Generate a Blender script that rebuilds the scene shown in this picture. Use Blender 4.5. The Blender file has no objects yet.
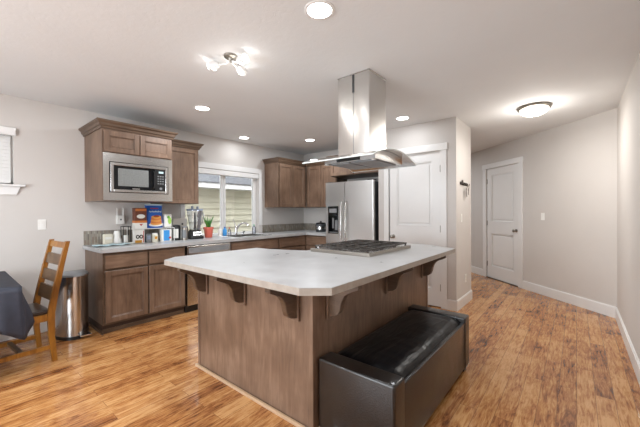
import bpy, bmesh, math, random
from mathutils import Matrix, Vector
random.seed(4)
S = bpy.context.scene
COL = S.collection
# ------------------------------------------------------------------ camera
H = 2.614
F_PX, AZ, PITCH, ROLL = 311.78, 0.6885, -0.006, -0.0055
def setup_camera():
    cd = bpy.data.cameras.new('camera'); co = bpy.data.objects.new('camera', cd); COL.objects.link(co)
    a, t = AZ, PITCH
    hor = Vector((math.cos(a), math.sin(a), 0)); R = Vector((math.sin(a), -math.cos(a), 0)); Z = Vector((0, 0, 1))
    Fw = hor * math.cos(t) + Z * math.sin(t); U = -hor * math.sin(t) + Z * math.cos(t)
    c, s = math.cos(ROLL), math.sin(ROLL)
    R2 = R * c + U * s; U2 = U * c - R * s
    M = Matrix((R2, U2, -Fw)).transposed().to_4x4(); M.translation = Vector((0, 0, 1.35))
    co.matrix_world = M
    cd.sensor_width = 36; cd.lens = F_PX / 640 * 36; cd.clip_start = .05; cd.clip_end = 200
    S.camera = co
setup_camera()
# ------------------------------------------------------------------ world, light, exposure
wd = bpy.data.worlds.new('sky'); S.world = wd; wd.use_nodes = True
bg = wd.node_tree.nodes['Background']; bg.inputs[0].default_value = (.9, .95, 1, 1); bg.inputs[1].default_value = 4.0
S.view_settings.view_transform = 'Standard'; S.view_settings.look = 'None'
S.view_settings.exposure = 0.28; S.view_settings.gamma = 1; S.view_settings.use_curve_mapping = False
CAN_POWER = 10
PATIO_FILL = 95
def area(name, loc, rot, sx, sy, power, col=(1, 1, 1), shape='RECTANGLE', spread=math.pi):
    l = bpy.data.lights.new(name, 'AREA'); l.shape = shape; l.size = sx; l.size_y = sy; l.energy = power; l.color = col; l.spread = spread
    o = bpy.data.objects.new(name, l); COL.objects.link(o); o.location = loc; o.rotation_euler = rot; return o
# added fill lamp in an unseen patio opening behind the camera
area('added_patio_fill', (-2.62, 2.1, 1.25), (0, -math.pi/2, 0), 2.1, 2.4, PATIO_FILL, (.84, .92, 1))

# ------------------------------------------------------------------ materials
def lin(h):
    h = h.lstrip('#'); v = [int(h[i:i+2], 16) / 255 for i in (0, 2, 4)]
    return tuple(x / 12.92 if x <= .04045 else ((x + .055) / 1.055) ** 2.4 for x in v) + (1,)
def new_mat(name):
    m = bpy.data.materials.new(name); m.use_nodes = True
    nt = m.node_tree; return m, nt, nt.nodes['Principled BSDF']
def N(nt, t, **k):
    n = nt.nodes.new(t)
    for a, v in k.items(): setattr(n, a, v)
    return n
def coords(nt, scale=(1, 1, 1), kind='Object'):
    tc = N(nt, 'ShaderNodeTexCoord'); mp = N(nt, 'ShaderNodeMapping'); mp.inputs['Scale'].default_value = scale
    nt.links.new(tc.outputs[kind], mp.inputs[0]); return mp.outputs[0]
def ramp(nt, src, stops):
    r = N(nt, 'ShaderNodeValToRGB'); e = r.color_ramp.elements
    while len(e) < len(stops): e.new(.5)
    for i, (p, c) in enumerate(stops): e[i].position = p; e[i].color = lin(c) if isinstance(c, str) else c
    nt.links.new(src, r.inputs[0]); return r.outputs[0]
def noise(nt, vec, scale, detail=4, rough=.55, dist=0):
    n = N(nt, 'ShaderNodeTexNoise'); n.inputs['Scale'].default_value = scale; n.inputs['Detail'].default_value = detail
    n.inputs['Roughness'].default_value = rough; n.inputs['Distortion'].default_value = dist
    nt.links.new(vec, n.inputs['Vector']); return n.outputs['Fac']
def bump(nt, b, src, strength, dist=.01):
    n = N(nt, 'ShaderNodeBump'); n.inputs['Strength'].default_value = strength; n.inputs['Distance'].default_value = dist
    nt.links.new(src, n.inputs['Height']); nt.links.new(n.outputs[0], b.inputs['Normal'])
def mottled(name, c1, c2, scale=6, rough=.5, metal=0, stretch=(1, 1, 1), bumps=0, coat=0, detail=4, rrange=None, bscale=None):
    m, nt, b = new_mat(name); v = coords(nt, stretch)
    f = noise(nt, v, scale, detail)
    nt.links.new(ramp(nt, f, [(.3, c1), (.7, c2)]), b.inputs['Base Color'])
    b.inputs['Roughness'].default_value = rough; b.inputs['Metallic'].default_value = metal
    if coat: b.inputs['Coat Weight'].default_value = coat; b.inputs['Coat Roughness'].default_value = .12
    if rrange:
        mr = N(nt, 'ShaderNodeMapRange'); mr.inputs[3].default_value, mr.inputs[4].default_value = rrange
        nt.links.new(f, mr.inputs[0]); nt.links.new(mr.outputs[0], b.inputs['Roughness'])
    if bumps:
        f2 = noise(nt, v, bscale or scale * 4, 3); bump(nt, b, f2, bumps)
    return m
M = {}
M['wall'] = mottled('wall_paint', '#cdc8c3', '#d0cbc6', 2, .75, bumps=.08, bscale=90)
M['pantrywall'] = M['wall']
M['ceiling'] = mottled('ceiling_paint', '#d6d0ca', '#dad4ce', 2, .8)
def ceiling_mat():
    m, nt, b = new_mat('ceiling_knockdown'); v = coords(nt)
    f = noise(nt, v, 1.5); nt.links.new(ramp(nt, f, [(.3, '#dfe0e0'), (.7, '#e3e4e4')]), b.inputs['Base Color']); b.inputs['Roughness'].default_value = .8
    f2 = noise(nt, v, 22, 5, .6, .6); r = ramp(nt, f2, [(.42, (0, 0, 0, 1)), (.56, (1, 1, 1, 1))]); bump(nt, b, r, .09, .006)
    return m
M['ceiling'] = ceiling_mat()
M['white'] = mottled('white_trim_paint', '#e4e3e1', '#e8e7e5', 3, .38)
M['white_plastic'] = mottled('white_plastic', '#ecebe6', '#f1f0ec', 8, .35)
def wood_floor():
    m, nt, b = new_mat('hardwood_planks'); v = coords(nt)
    br = N(nt, 'ShaderNodeTexBrick'); nt.links.new(v, br.inputs['Vector'])
    br.offset = .37; br.offset_frequency = 2; br.squash = 1
    br.inputs['Color1'].default_value = (0, 0, 0, 1); br.inputs['Color2'].default_value = (1, 1, 1, 1); br.inputs['Mortar'].default_value = (.5, .5, .5, 1)
    br.inputs['Scale'].default_value = 1; br.inputs['Mortar Size'].default_value = .0012; br.inputs['Mortar Smooth'].default_value = .2; br.inputs['Bias'].default_value = 0
    br.inputs['Brick Width'].default_value = 1.15; br.inputs['Row Height'].default_value = .105
    # each plank shifts the grain
    sep = N(nt, 'ShaderNodeSeparateColor'); nt.links.new(br.outputs['Color'], sep.inputs[0])
    mul = N(nt, 'ShaderNodeVectorMath', operation='MULTIPLY_ADD'); mul.inputs[1].default_value = (17, 9, 5)
    nt.links.new(br.outputs['Color'], mul.inputs[0]); nt.links.new(v, mul.inputs[2])
    sc = N(nt, 'ShaderNodeMapping'); sc.inputs['Scale'].default_value = (1.6, 9, 1); nt.links.new(mul.outputs[0], sc.inputs[0])
    g = noise(nt, sc.outputs[0], 2.2, 7, .62, 1.2)
    sc2 = N(nt, 'ShaderNodeMapping'); sc2.inputs['Scale'].default_value = (4, 60, 1); nt.links.new(mul.outputs[0], sc2.inputs[0])
    g2 = noise(nt, sc2.outputs[0], 1.5, 4, .6, .3)
    sc3 = N(nt, 'ShaderNodeMapping'); sc3.inputs['Scale'].default_value = (2.0, 15, 1); nt.links.new(mul.outputs[0], sc3.inputs[0])
    kn = noise(nt, sc3.outputs[0], 2.3, 8, .74, 1.6)
    blot = noise(nt, v, 3.1, 3, .6)
    def madd(src, k, add=None):
        n = N(nt, 'ShaderNodeMath', operation='MULTIPLY_ADD'); n.inputs[1].default_value = k; nt.links.new(src, n.inputs[0])
        if add is None: n.inputs[2].default_value = 0
        else: nt.links.new(add, n.inputs[2])
        return n.outputs[0]
    tot = madd(g2, .22, madd(kn, .64, madd(g, .34, madd(blot, .34, madd(sep.outputs[0], .13)))))
    c = ramp(nt, tot, [(.60, '#3a2112'), (.69, '#673c20'), (.76, '#945d34'), (.84, '#b27c49'), (.94, '#ca9a66')])
    mx = N(nt, 'ShaderNodeMix', data_type='RGBA'); nt.links.new(br.outputs['Fac'], mx.inputs[0]); nt.links.new(c, mx.inputs[6]); mx.inputs[7].default_value = lin('#6b452a')
    nt.links.new(mx.outputs[2], b.inputs['Base Color'])
    mr = N(nt, 'ShaderNodeMapRange'); mr.inputs[3].default_value = .06; mr.inputs[4].default_value = .24; nt.links.new(kn, mr.inputs[0]); nt.links.new(mr.outputs[0], b.inputs['Roughness'])
    b.inputs['Specular IOR Level'].default_value = .6
    wv = noise(nt, sc.outputs[0], 1.1, 2, .5, .4)
    hh = madd(wv, 1.6, madd(kn, .25)); ad = N(nt, 'ShaderNodeMath', operation='SUBTRACT'); nt.links.new(hh, ad.inputs[0]); nt.links.new(br.outputs['Fac'], ad.inputs[1])
    bump(nt, b, ad.outputs[0], .3, .004)
    return m
M['floor'] = wood_floor()
def wood(name, dark, mid, light, stretch, scale=3, rough=.4, spec=.5):
    m, nt, b = new_mat(name); v = coords(nt, stretch)
    g = noise(nt, v, scale, 6, .6, .8); v2 = coords(nt, (1, 1, 1)); g2 = noise(nt, v2, 2.2, 3)
    a = N(nt, 'ShaderNodeMath', operation='MULTIPLY_ADD'); a.inputs[1].default_value = .6; nt.links.new(g2, a.inputs[0])
    a0 = N(nt, 'ShaderNodeMath', operation='MULTIPLY'); a0.inputs[1].default_value = .5; nt.links.new(g, a0.inputs[0]); nt.links.new(a0.outputs[0], a.inputs[2])
    nt.links.new(ramp(nt, a.outputs[0], [(.38, dark), (.55, mid), (.72, light)]), b.inputs['Base Color'])
    b.inputs['Roughness'].default_value = rough; b.inputs['Specular IOR Level'].default_value = spec
    bump(nt, b, g, .05, .003); return m
M['cab'] = wood('stained_alder', '#594435', '#705847', '#89705d', (9, 9, 1.2))
M['cab_h'] = wood('stained_alder_horizontal', '#594435', '#705847', '#89705d', (1.2, 1.2, 9))
M['cab_dark'] = mottled('dark_toe_board', '#35261d', '#3f2d23', 5, .6)  # darker brown for the toe kick boards
M['cab_trim'] = wood('moulding_and_gap_shade', '#46362a', '#584536', '#6a5544', (2, 2, 9))
M['shoe'] = wood('light_base_shoe', '#a98d70', '#b99c7e', '#c5aa8c', (2, 2, 9))
M['chairwood'] = wood('honey_oak', '#60380f', '#8b591c', '#a87530', (8, 8, 1.5), 4, .35)
M['slatwood'] = wood('worn_slat', '#43301f', '#5d432a', '#776043', (1.5, 1.5, 8), 3, .4)
M['counter'] = mottled('laminate_counter', '#a9a9a9', '#bababa', 7, .32, detail=8, rrange=(.22, .4))
M['counter_edge'] = mottled('laminate_edge', '#968d83', '#a79e94', 16, .38)
def steel(name, c, rough, vert=True, aniso=0):
    m, nt, b = new_mat(name); v = coords(nt, (260, 260, 3) if vert else (3, 3, 260))
    g = noise(nt, v, 1, 2); b.inputs['Metallic'].default_value = 1
    b.inputs['Base Color'].default_value = lin(c)
    mr = N(nt, 'ShaderNodeMapRange'); mr.inputs[3].default_value = rough * .92; mr.inputs[4].default_value = rough * 1.08
    nt.links.new(g, mr.inputs[0]); nt.links.new(mr.outputs[0], b.inputs['Roughness'])
    if aniso:
        b.inputs['Anisotropic'].default_value = aniso; b.inputs['Anisotropic Rotation'].default_value = .25; tg = N(nt, 'ShaderNodeTangent', direction_type='RADIAL', axis='Z'); nt.links.new(tg.outputs[0], b.inputs['Tangent'])
    return m
M['hood_steel'] = steel('hood_steel', '#cfcdca', .2, True, .75)
M['cook_steel'] = steel('cooktop_steel', '#a19b93', .33, False)
M['steel'] = steel('brushed_steel', '#cbcac8', .22); M['steel_h'] = steel('brushed_steel_horizontal', '#cfcecc', .2, False)
M['fridge_steel'] = steel('fridge_steel', '#dddcda', .32)
M['chrome'] = mottled('chrome', '#d8d8da', '#e2e2e4', 3, .08, 1)
M['nickel'] = mottled('satin_nickel', '#9d9890', '#aaa59c', 10, .3, 1)
M['bronze'] = mottled('aged_bronze', '#3d3530', '#50463f', 20, .4, .8)
M['black'] = mottled('black_plastic', '#101011', '#18181a', 10, .35)
M['black_gloss'] = mottled('black_glass_panel', '#0a0b0d', '#101114', 10, .08)
M['iron'] = mottled('cast_iron', '#2f2b28', '#4a443f', 40, .35, .3)
M['grey_dark'] = mottled('dark_grey_side', '#303234', '#3a3c3e', 10, .45)
M['grey'] = mottled('grey_plastic', '#77797b', '#87898b', 10, .45)
M['screen'] = mottled('microwave_window', '#6f716f', '#7d7f7d', 60, .22)
M['leather'] = mottled('dark_brown_leather', '#0b0908', '#1a1411', 9, .3, bumps=.2, bscale=120, coat=.3, rrange=(.22, .42))
def cushion_mat():
    m, nt, b = new_mat('black_leather'); v = coords(nt, (1.6, 7, 3))
    g = noise(nt, v, 2.2, 3, .5, .6); nt.links.new(ramp(nt, g, [(.3, '#070708'), (.7, '#0d0d10')]), b.inputs['Base Color'])
    b.inputs['Roughness'].default_value = .33; b.inputs['Specular IOR Level'].default_value = .2; bump(nt, b, g, .45, .02); return m
M['leather_black'] = cushion_mat()
M['seat_leather'] = mottled('seat_vinyl', '#2f2622', '#3b302b', 8, .3)
M['cloth'] = mottled('navy_tablecloth', '#2a2d38', '#343744', 9, .7, bumps=.1, bscale=200)
def tile_mat():
    m, nt, b = new_mat('mosaic_tile'); v = coords(nt)
    s = N(nt, 'ShaderNodeSeparateXYZ'); nt.links.new(v, s.inputs[0]); ad = N(nt, 'ShaderNodeMath', operation='ADD'); nt.links.new(s.outputs[0], ad.inputs[0]); nt.links.new(s.outputs[1], ad.inputs[1])
    c = N(nt, 'ShaderNodeCombineXYZ'); nt.links.new(s.outputs[2], c.inputs[0]); nt.links.new(ad.outputs[0], c.inputs[1])
    br = N(nt, 'ShaderNodeTexBrick'); nt.links.new(c.outputs[0], br.inputs['Vector']); br.offset = .5
    for k, x in (('Scale', 1), ('Mortar Size', .0012), ('Brick Width', .075), ('Row Height', .016), ('Bias', 0)): br.inputs[k].default_value = x
    br.inputs['Color1'].default_value = (0, 0, 0, 1); br.inputs['Color2'].default_value = (1, 1, 1, 1); br.inputs['Mortar'].default_value = (.5, .5, .5, 1)
    nt.links.new(ramp(nt, br.outputs['Color'], [(0, '#78736b'), (.35, '#98938a'), (.6, '#87796a'), (1, '#a9a79d')]), b.inputs['Base Color'])
    b.inputs['Roughness'].default_value = .2; return m
M['tile'] = tile_mat()
def glass_mat(name, tint=(1, 1, 1, 1), rough=.0, alpha=.12):
    m, nt, b = new_mat(name); nt.nodes.remove(b); out = nt.nodes['Material Output']
    tr = N(nt, 'ShaderNodeBsdfTransparent'); tr.inputs[0].default_value = tint
    gl = N(nt, 'ShaderNodeBsdfGlossy'); gl.inputs['Roughness'].default_value = .03 + rough
    fr = N(nt, 'ShaderNodeFresnel'); fr.inputs[0].default_value = 1.5
    mm = N(nt, 'ShaderNodeMath', operation='ADD', use_clamp=True); mm.inputs[1].default_value = alpha; nt.links.new(fr.outputs[0], mm.inputs[0])
    mx = N(nt, 'ShaderNodeMixShader'); nt.links.new(mm.outputs[0], mx.inputs[0]); nt.links.new(tr.outputs[0], mx.inputs[1]); nt.links.new(gl.outputs[0], mx.inputs[2])
    nt.links.new(mx.outputs[0], out.inputs[0]); return m
M['glass'] = glass_mat('window_glass', alpha=.0)
M['hood_glass'] = glass_mat('hood_glass', (.93, .97, .96, 1), .12, .30)
M['glass_edge'] = mottled('polished_glass_edge', '#dfe8e5', '#ecf2f0', 6, .2)
M['jar_glass'] = glass_mat('clear_plastic', (.86, .88, .94, 1), .05, .08)
M['blue_clear'] = glass_mat('blue_clear_plastic', (.3, .62, .9, 1), .05, .1)
def emit(name, col, st):
    m, nt, b = new_mat(name); b.inputs['Base Color'].default_value = (1, 1, 1, 1)
    v = coords(nt); f = noise(nt, v, 3); nt.links.new(ramp(nt, f, [(0, tuple(c * .98 for c in col) + (1,)), (1, tuple(col) + (1,))]), b.inputs['Emission Color'])
    b.inputs['Emission Strength'].default_value = st; return m
M['lamp'] = emit('lamp_lens', (1, .98, .95), 8); M['dome'] = emit('dome_glass', (1, .94, .84), 4)
def flat(n, c, r=.5, metal=0): M[n] = mottled(n, c, c, 5, r, metal)
for n, c in dict(blue='#1f62c4', blue2='#3c94d8', cream='#ddd8c6', paper='#e8e6df', brownbox='#6b3a28', orange='#c9773a', red='#b5342c', pancake='#d9964a', syrup='#8e3f1a', green='#5f9a35',
                 leafgreen='#3f7a33', limepack='#9ecb5a', salmon='#d96c59', soil='#4b3526', lightblue='#bcd5dc', amber='#c99132', mugblue='#8f9aac', greencap='#6cc79a').items(): flat(n, c)
M['siding'] = mottled('neighbour_siding', '#b3ae99', '#b8b39f', 2, .8)
M['shingle'] = mottled('roof_shingle', '#3a3b3e', '#5d5e61', 14, .9, stretch=(1, 1, 3), detail=6)
M['grass'] = mottled('yard_gravel', '#4d4b47', '#605d58', 4, .9)

# ------------------------------------------------------------------ mesh helpers
class MB:
    def __init__(s, T=None): s.bm = bmesh.new(); s.T = T or Matrix.Identity(4)
    def merge(s, b, T=None):
        b.transform(s.T @ (T or Matrix.Identity(4)))
        me = bpy.data.meshes.new('tmp'); b.to_mesh(me); b.free(); s.bm.from_mesh(me); bpy.data.meshes.remove(me); return s
    def box(s, x0, y0, z0, x1, y1, z1, bev=0, seg=2, T=None):
        b = bmesh.new(); bmesh.ops.create_cube(b, size=1)
        for v in b.verts: v.co = Vector(((x0 + x1) / 2 + v.co.x * (x1 - x0), (y0 + y1) / 2 + v.co.y * (y1 - y0), (z0 + z1) / 2 + v.co.z * (z1 - z0)))
        if bev: bmesh.ops.bevel(b, geom=b.edges[:], offset=bev, segments=seg, affect='EDGES', profile=.6)
        return s.merge(b, T)
    def prism(s, pts, z0, z1, T=None, bev=0):
        b = bmesh.new(); lo = [b.verts.new((x, y, z0)) for x, y in pts]; hi = [b.verts.new((x, y, z1)) for x, y in pts]; n = len(pts)
        b.faces.new(lo[::-1]); b.faces.new(hi)
        for i in range(n): b.faces.new((lo[i], lo[(i + 1) % n], hi[(i + 1) % n], hi[i]))
        bmesh.ops.recalc_face_normals(b, faces=b.faces[:])
        if bev: bmesh.ops.bevel(b, geom=[e for e in b.edges if abs(e.verts[0].co.z - e.verts[1].co.z) < 1e-6], offset=bev, segments=2, affect='EDGES')
        return s.merge(b, T)
    def tube(s, pts, r, n=10, T=None, closed=False):
        pts = [Vector(p) for p in pts]; b = bmesh.new(); rings = []; L = len(pts)
        rr = r if isinstance(r, (list, tuple)) else [r] * L
        up = None
        for i, p in enumerate(pts):
            d = (pts[min(i + 1, L - 1)] - pts[max(i - 1, 0)]).normalized()
            if up is None: up = Vector((0, 0, 1)) if abs(d.z) < .9 else Vector((1, 0, 0))
            x = d.cross(up).normalized(); y = x.cross(d).normalized(); up = y
            rings.append([b.verts.new(p + (x * math.cos(2 * math.pi * k / n) + y * math.sin(2 * math.pi * k / n)) * rr[i]) for k in range(n)])
        for i in range(L - 1):
            for k in range(n): b.faces.new((rings[i][k], rings[i][(k + 1) % n], rings[i + 1][(k + 1) % n], rings[i + 1][k]))
        b.faces.new(rings[0][::-1]); b.faces.new(rings[-1]); bmesh.ops.recalc_face_normals(b, faces=b.faces[:])
        return s.merge(b, T)
    def lathe(s, prof, c=(0, 0, 0), n=24, T=None, sx=1, sy=1):
        b = bmesh.new(); rings = []
        for r, z in prof:
            if r < 1e-6: rings.append([b.verts.new((c[0], c[1], c[2] + z))])
            else: rings.append([b.verts.new((c[0] + r * sx * math.cos(2 * math.pi * k / n), c[1] + r * sy * math.sin(2 * math.pi * k / n), c[2] + z)) for k in range(n)])
        for A, B in zip(rings, rings[1:]):
            for k in range(n):
                k2 = (k + 1) % n
                if len(A) == 1 and len(B) == 1: continue
                if len(A) == 1: b.faces.new((A[0], B[k2], B[k]))
                elif len(B) == 1: b.faces.new((A[k], A[k2], B[0]))
                else: b.faces.new((A[k], A[k2], B[k2], B[k]))
        bmesh.ops.recalc_face_normals(b, faces=b.faces[:]); return s.merge(b, T)
    def loft(s, rings, closed=True, cap=True, T=None):
        b = bmesh.new(); R = [[b.verts.new(p) for p in r] for r in rings]; n = len(R[0])
        for A, B in zip(R, R[1:]):
            for k in range(n if closed else n - 1): b.faces.new((A[k], A[(k + 1) % n], B[(k + 1) % n], B[k]))
        if cap: b.faces.new(R[0][::-1]); b.faces.new(R[-1])
        bmesh.ops.recalc_face_normals(b, faces=b.faces[:]); return s.merge(b, T)
    def build(s, name, mat, parent=None, smooth=False, **props):
        if parent is not None:
            W = parent_world(parent); s.bm.transform(W.inverted())
        elif 'origin' in props:
            pass
        me = bpy.data.meshes.new(name); s.bm.to_mesh(me); s.bm.free()
        me.materials.append(mat if not isinstance(mat, str) else M[mat])
        if smooth:
            for p in me.polygons: p.use_smooth = True
        o = bpy.data.objects.new(name, me); COL.objects.link(o)
        if smooth:
            md = o.modifiers.new('split', 'EDGE_SPLIT'); md.split_angle = math.radians(38)
        if parent is not None: o.parent = parent
        return o
def parent_world(p):
    W = Matrix.Identity(4)
    while p is not None:
        W = (Matrix.Translation(p.location) @ p.rotation_euler.to_matrix().to_4x4() @ Matrix.Diagonal((*p.scale, 1))) @ W; p = p.parent
    return W
def thing(name, label, cat, loc=(0, 0, 0), rz=0, group=None):
    o = bpy.data.objects.new(name, None); COL.objects.link(o); o.empty_display_size = .1
    o.location = loc; o.rotation_euler = (0, 0, rz); return tag(o, label, cat, group)
def tag(o, label, cat, group=None):
    o['label'] = label; o['category'] = cat
    if group: o['group'] = group
    return o
def struct(o, label=None):
    o['kind'] = 'structure'
    if label: o['label'] = label
    return o
def copy_tree(o, parent=None):
    c = o.copy(); COL.objects.link(c)
    if parent: c.parent = parent
    for ch in [x for x in bpy.data.objects if x.parent == o]: copy_tree(ch, c)
    return c
def frame(ox, oy, ang, oz=0): return Matrix.Translation((ox, oy, oz)) @ Matrix.Rotation(ang, 4, 'Z')   # local x right, y into the wall, z up
FX = -math.pi / 2      # faces -X
YK, XB, XP, YE, YR = 4.686, 5.13, 4.402, 1.2484, -.389
CT = .949
CX, CY = 5.331, -.391
HALL = Matrix.Translation((CX, CY, 0)) @ Matrix(((-.6934, .7206, 0, 0), (-.7206, -.6934, 0, 0), (0, 0, 1, 0), (0, 0, 0, 1)))

# ------------------------------------------------------------------ the setting
struct(MB().box(-2.7, YR - .12, -.1, 9.2, YK + .14, 0).build('floor', 'floor'))
struct(MB().box(-2.7, YR - .12, H, 9.2, YK + .14, H + .1).build('ceiling', 'ceiling'))
def wall_with_holes(u0, u1, holes, thick, T, name, mat='wall', h=H):
    mb = MB(T); u = u0
    for a, b, z0, z1 in sorted(holes):
        mb.box(u, 0, 0, a, thick, h)
        if z0 > 0: mb.box(a, 0, 0, b, thick, z0)
        mb.box(a, 0, z1, b, thick, h); u = b
    mb.box(u, 0, 0, u1, thick, h)
    bmesh.ops.remove_doubles(mb.bm, verts=mb.bm.verts[:], dist=1e-5)
    return struct(mb.build(name, mat))
KW = (2.40, 3.86, .949, 2.07)       # kitchen window opening
DW_ = (-.75, .50, 1.66, 2.27)      # dining window opening
wall_with_holes(-2.6, 9.1, [DW_, KW], .14, frame(0, YK, 0), 'wall_kitchen')
wall_with_holes(-YK, -2.42, [], .1, frame(XB, 0, FX), 'wall_fridge')
# pantry closet
PD = (-2.239, -1.45, 0, 2.19)
wall_with_holes(-2.42, -YE, [PD], .1, frame(XP, 0, FX), 'wall_pantry')
struct(MB().box(XP + .1, YE, 0, 5.16, YE + .1, H).build('wall_pantry_end', 'wall'))
struct(MB().box(XP + .1, 2.32, 0, 5.13, 2.42, H).build('wall_pantry_side', 'wall'))
struct(MB().box(5.06, YE + .1, 0, 5.16, 2.32, H).build('wall_pantry_rear', 'wall'))
struct(MB().box(-2.6, YR - .1, 0, CX + .06, YR, H).build('wall_right', 'wall'))
HD = (-2.51, -1.636, 0, 2.19)
wall_with_holes(-5.0, 0, [HD], .12, HALL, 'wall_hall')
wall_with_holes(-YK, -YR, [(-3.3, -.9, 0, 2.1)], .1, Matrix.Translation((-2.6, 0, 0)) @ Matrix.Rotation(FX, 4, 'Z') @ Matrix.Translation((0, -.1, 0)), 'wall_rear')  # door opening added behind the camera to let fill light in
struct(MB().box(9.0, 2.5, 0, 9.1, YK, H).build('wall_hall_end', 'wall'))
# unseen patio door frame behind the viewer, added to go with the fill lamp
p = MB()
for y in (.9, 2.06, 3.24): p.box(-2.68, y, 0.0, -2.62, y + .06, 2.1)
p.box(-2.68, .96, 0, -2.62, 3.24, .07); p.box(-2.68, .96, 2.03, -2.62, 3.24, 2.1)
struct(p.build('added_patio_door', 'white'))
# baseboards
def baseboard(T, u0, u1, name, h=.14, d=.016):
    mb = MB(T); mb.box(u0, -d, 0, u1, 0, h - .012); mb.box(u0, -d * .6, h - .012, u1, 0, h); return struct(mb.build(name, 'white'))
baseboard(frame(0, YK, 0), -2.5, 1.10, 'baseboard_kitchen')
baseboard(frame(XP, 0, FX), -1.37, -YE + .016, 'baseboard_pantry')
baseboard(frame(0, YE, 0), XP + .001, 5.16, 'baseboard_pantry_end')
baseboard(HALL, -1.53, 0, 'baseboard_hall'); baseboard(HALL, -4.6, -2.61, 'baseboard_hall_far')
baseboard(Matrix.Translation((0, YR, 0)) @ Matrix.Rotation(math.pi, 4, 'Z'), -CX - .003, 2.5, 'baseboard_right')
# interior doors: slab with two sunk panels
def panel_door(T, u0, u1, z1, n, knob_u, hinge_u, panels, label):
    w0, w1 = u0 + .004, u1 - .004; z0 = .012; y = .012; t = .035
    mb = MB(T); sw = .12
    mb.box(w0, y, z0, w0 + sw, y + t, z1); mb.box(w1 - sw, y, z0, w1, y + t, z1)
    zs = [z0] + [v for p in panels for v in p] + [z1]
    for a, b in zip(zs[0::2], zs[1::2]): mb.box(w0 + sw, y, a, w1 - sw, y + t, b)
    for a, b in panels:
        mb.box(w0 + sw, y + .02, a, w1 - sw, y + t - .004, b)
        fr = .018
        for q in ((w0 + sw, a, w0 + sw + fr, b), (w1 - sw - fr, a, w1 - sw, b), (w0 + sw, a, w1 - sw, a + fr), (w0 + sw, b - fr, w1 - sw, b)):
            mb.box(q[0], y + .004, q[1], q[2], y + .026, q[3], .006, 2)
        mb.box(w0 + sw + .045, y + .009, a + .045, w1 - sw - .045, y + .02, b - .045, .005, 1)
    d = struct(mb.build('door_%d' % n, 'white'), label)
    k = MB(T); R = Matrix.Translation((knob_u, y, .965 if n == 1 else .99)) @ Matrix.Rotation(math.pi / 2, 4, 'X')
    k.lathe([(0, 0), (.032, 0), (.03, .006), (.012, .01), (.011, .03), (.022, .04), (.029, .052), (.027, .064), (.016, .072), (0, .074)], T=R)
    k.build('door_knob', 'nickel', d, True)
    for zz in (.28, 1.1, 1.94):
        hg = MB(T); hg.box(hinge_u - .012, y - .004, zz - .045, hinge_u + .012, y + .004, zz + .045); hg.tube([(hinge_u, y - .006, zz - .05), (hinge_u, y - .006, zz + .05)], .006); hg.build('hinge', 'nickel', d)
    return d
def casing(T, u0, u1, z1, w, n, head=.095):
    mb = MB(T)
    mb.box(u0 - w, -.018, 0, u0, 0, z1, .002, 1); mb.box(u1, -.018, 0, u1 + w, 0, z1, .002, 1)
    mb.box(u0 - w - .012, -.024, z1, u1 + w + .012, 0, z1 + head, .003, 1)
    mb.box(u0 - .001, 0, 0, u0 + .0, .1, z1); mb.box(u0, .05, 0, u0 + .004, .1, z1); mb.box(u1 - .004, .05, 0, u1, .1, z1); mb.box(u0, .0, z1 - .004, u1, .1, z1)
    return struct(mb.build('trim_%d' % n, 'white'))
TP = frame(XP, 0, FX)
panel_door(TP, PD[0], PD[1], 2.185, 1, -2.175, -1.456, [(.24, .82), (1.13, 2.06)], 'white two panel pantry door beside the refrigerator')
casing(TP, PD[0], PD[1], 2.19, .08, 1)
panel_door(HALL, HD[0], HD[1], 2.185, 2, -1.705, -2.503, [(.24, .90), (1.13, 2.06)], 'white two panel door in the angled hall wall')
casing(HALL, HD[0], HD[1], 2.19, .10, 2)
struct(MB(HALL).box(HD[0], -.012, 0, HD[1], .1, .011).build('trim_3', 'bronze'), 'dark threshold under the hall door')
struct(MB(HALL).box(HD[0], .055, 0, HD[1], .075, 2.19).build('wall_behind_hall_door', 'wall'))
# kitchen window
def kitchen_window():
    x0, x1, z0, z1 = KW; mb = MB(); y = YK + .085
    for a, b, c, d in ((x0, z0, x0 + .05, z1), (x1 - .07, z0, x1, z1), (x0, z0, x1, z0 + .04), (x0, z1 - .05, x1, z1), (3.10, z0, 3.145, z1), (3.155, z0, 3.19, z1)):
        mb.box(a, y, b, c, y + .05, d, .004, 1)
    w = struct(mb.build('window_1', 'white'))
    MB().box(x0 + .05, y + .022, z0 + .04, x1 - .07, y + .028, z1 - .05).build('window_glass', 'glass', w)
    l = MB(); l.box(3.145, y - .03, 1.50, 3.17, y, 1.58, .004, 1); l.build('window_latch', 'white_plastic', w)
    t = MB(); t.box(2.31, YK - .016, 2.075, 3.945, YK, 2.165, .003, 1); t.box(3.865, YK - .014, 1.10, 3.935, YK, 2.075, .002, 1); t.box(2.33, YK - .014, 1.10, 2.395, YK, 2.075, .002, 1)
    t.box(2.41, YK + .002, z0, x1 - .001, YK + .085, z0 + .006)
    struct(t.build('trim_4', 'white'))
kitchen_window()
def raised_blind():
    t = thing('window_blind', 'white raised blind with valance at top of the kitchen window', 'blind', (3.13, YK + .04, 2.0))
    MB().box(2.412, YK - .012, 1.985, 3.85, YK + .008, 2.066, .004, 1).build('valance', 'white', t)
    MB().box(2.42, YK + .012, 2.02, 3.84, YK + .07, 2.06).build('head_rail', 'white', t)
    s = MB()
    for k in range(5): s.box(2.42, YK + .014, 1.985 + k * .007, 3.84, YK + .066, 1.989 + k * .007)
    s.build('slat_stack', 'white', t)
    c = MB(); c.tube([(2.55, YK + .01, 1.985), (2.55, YK + .01, 1.60)], .0025, 6); c.build('wand', 'white_plastic', t)
raised_blind()
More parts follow.
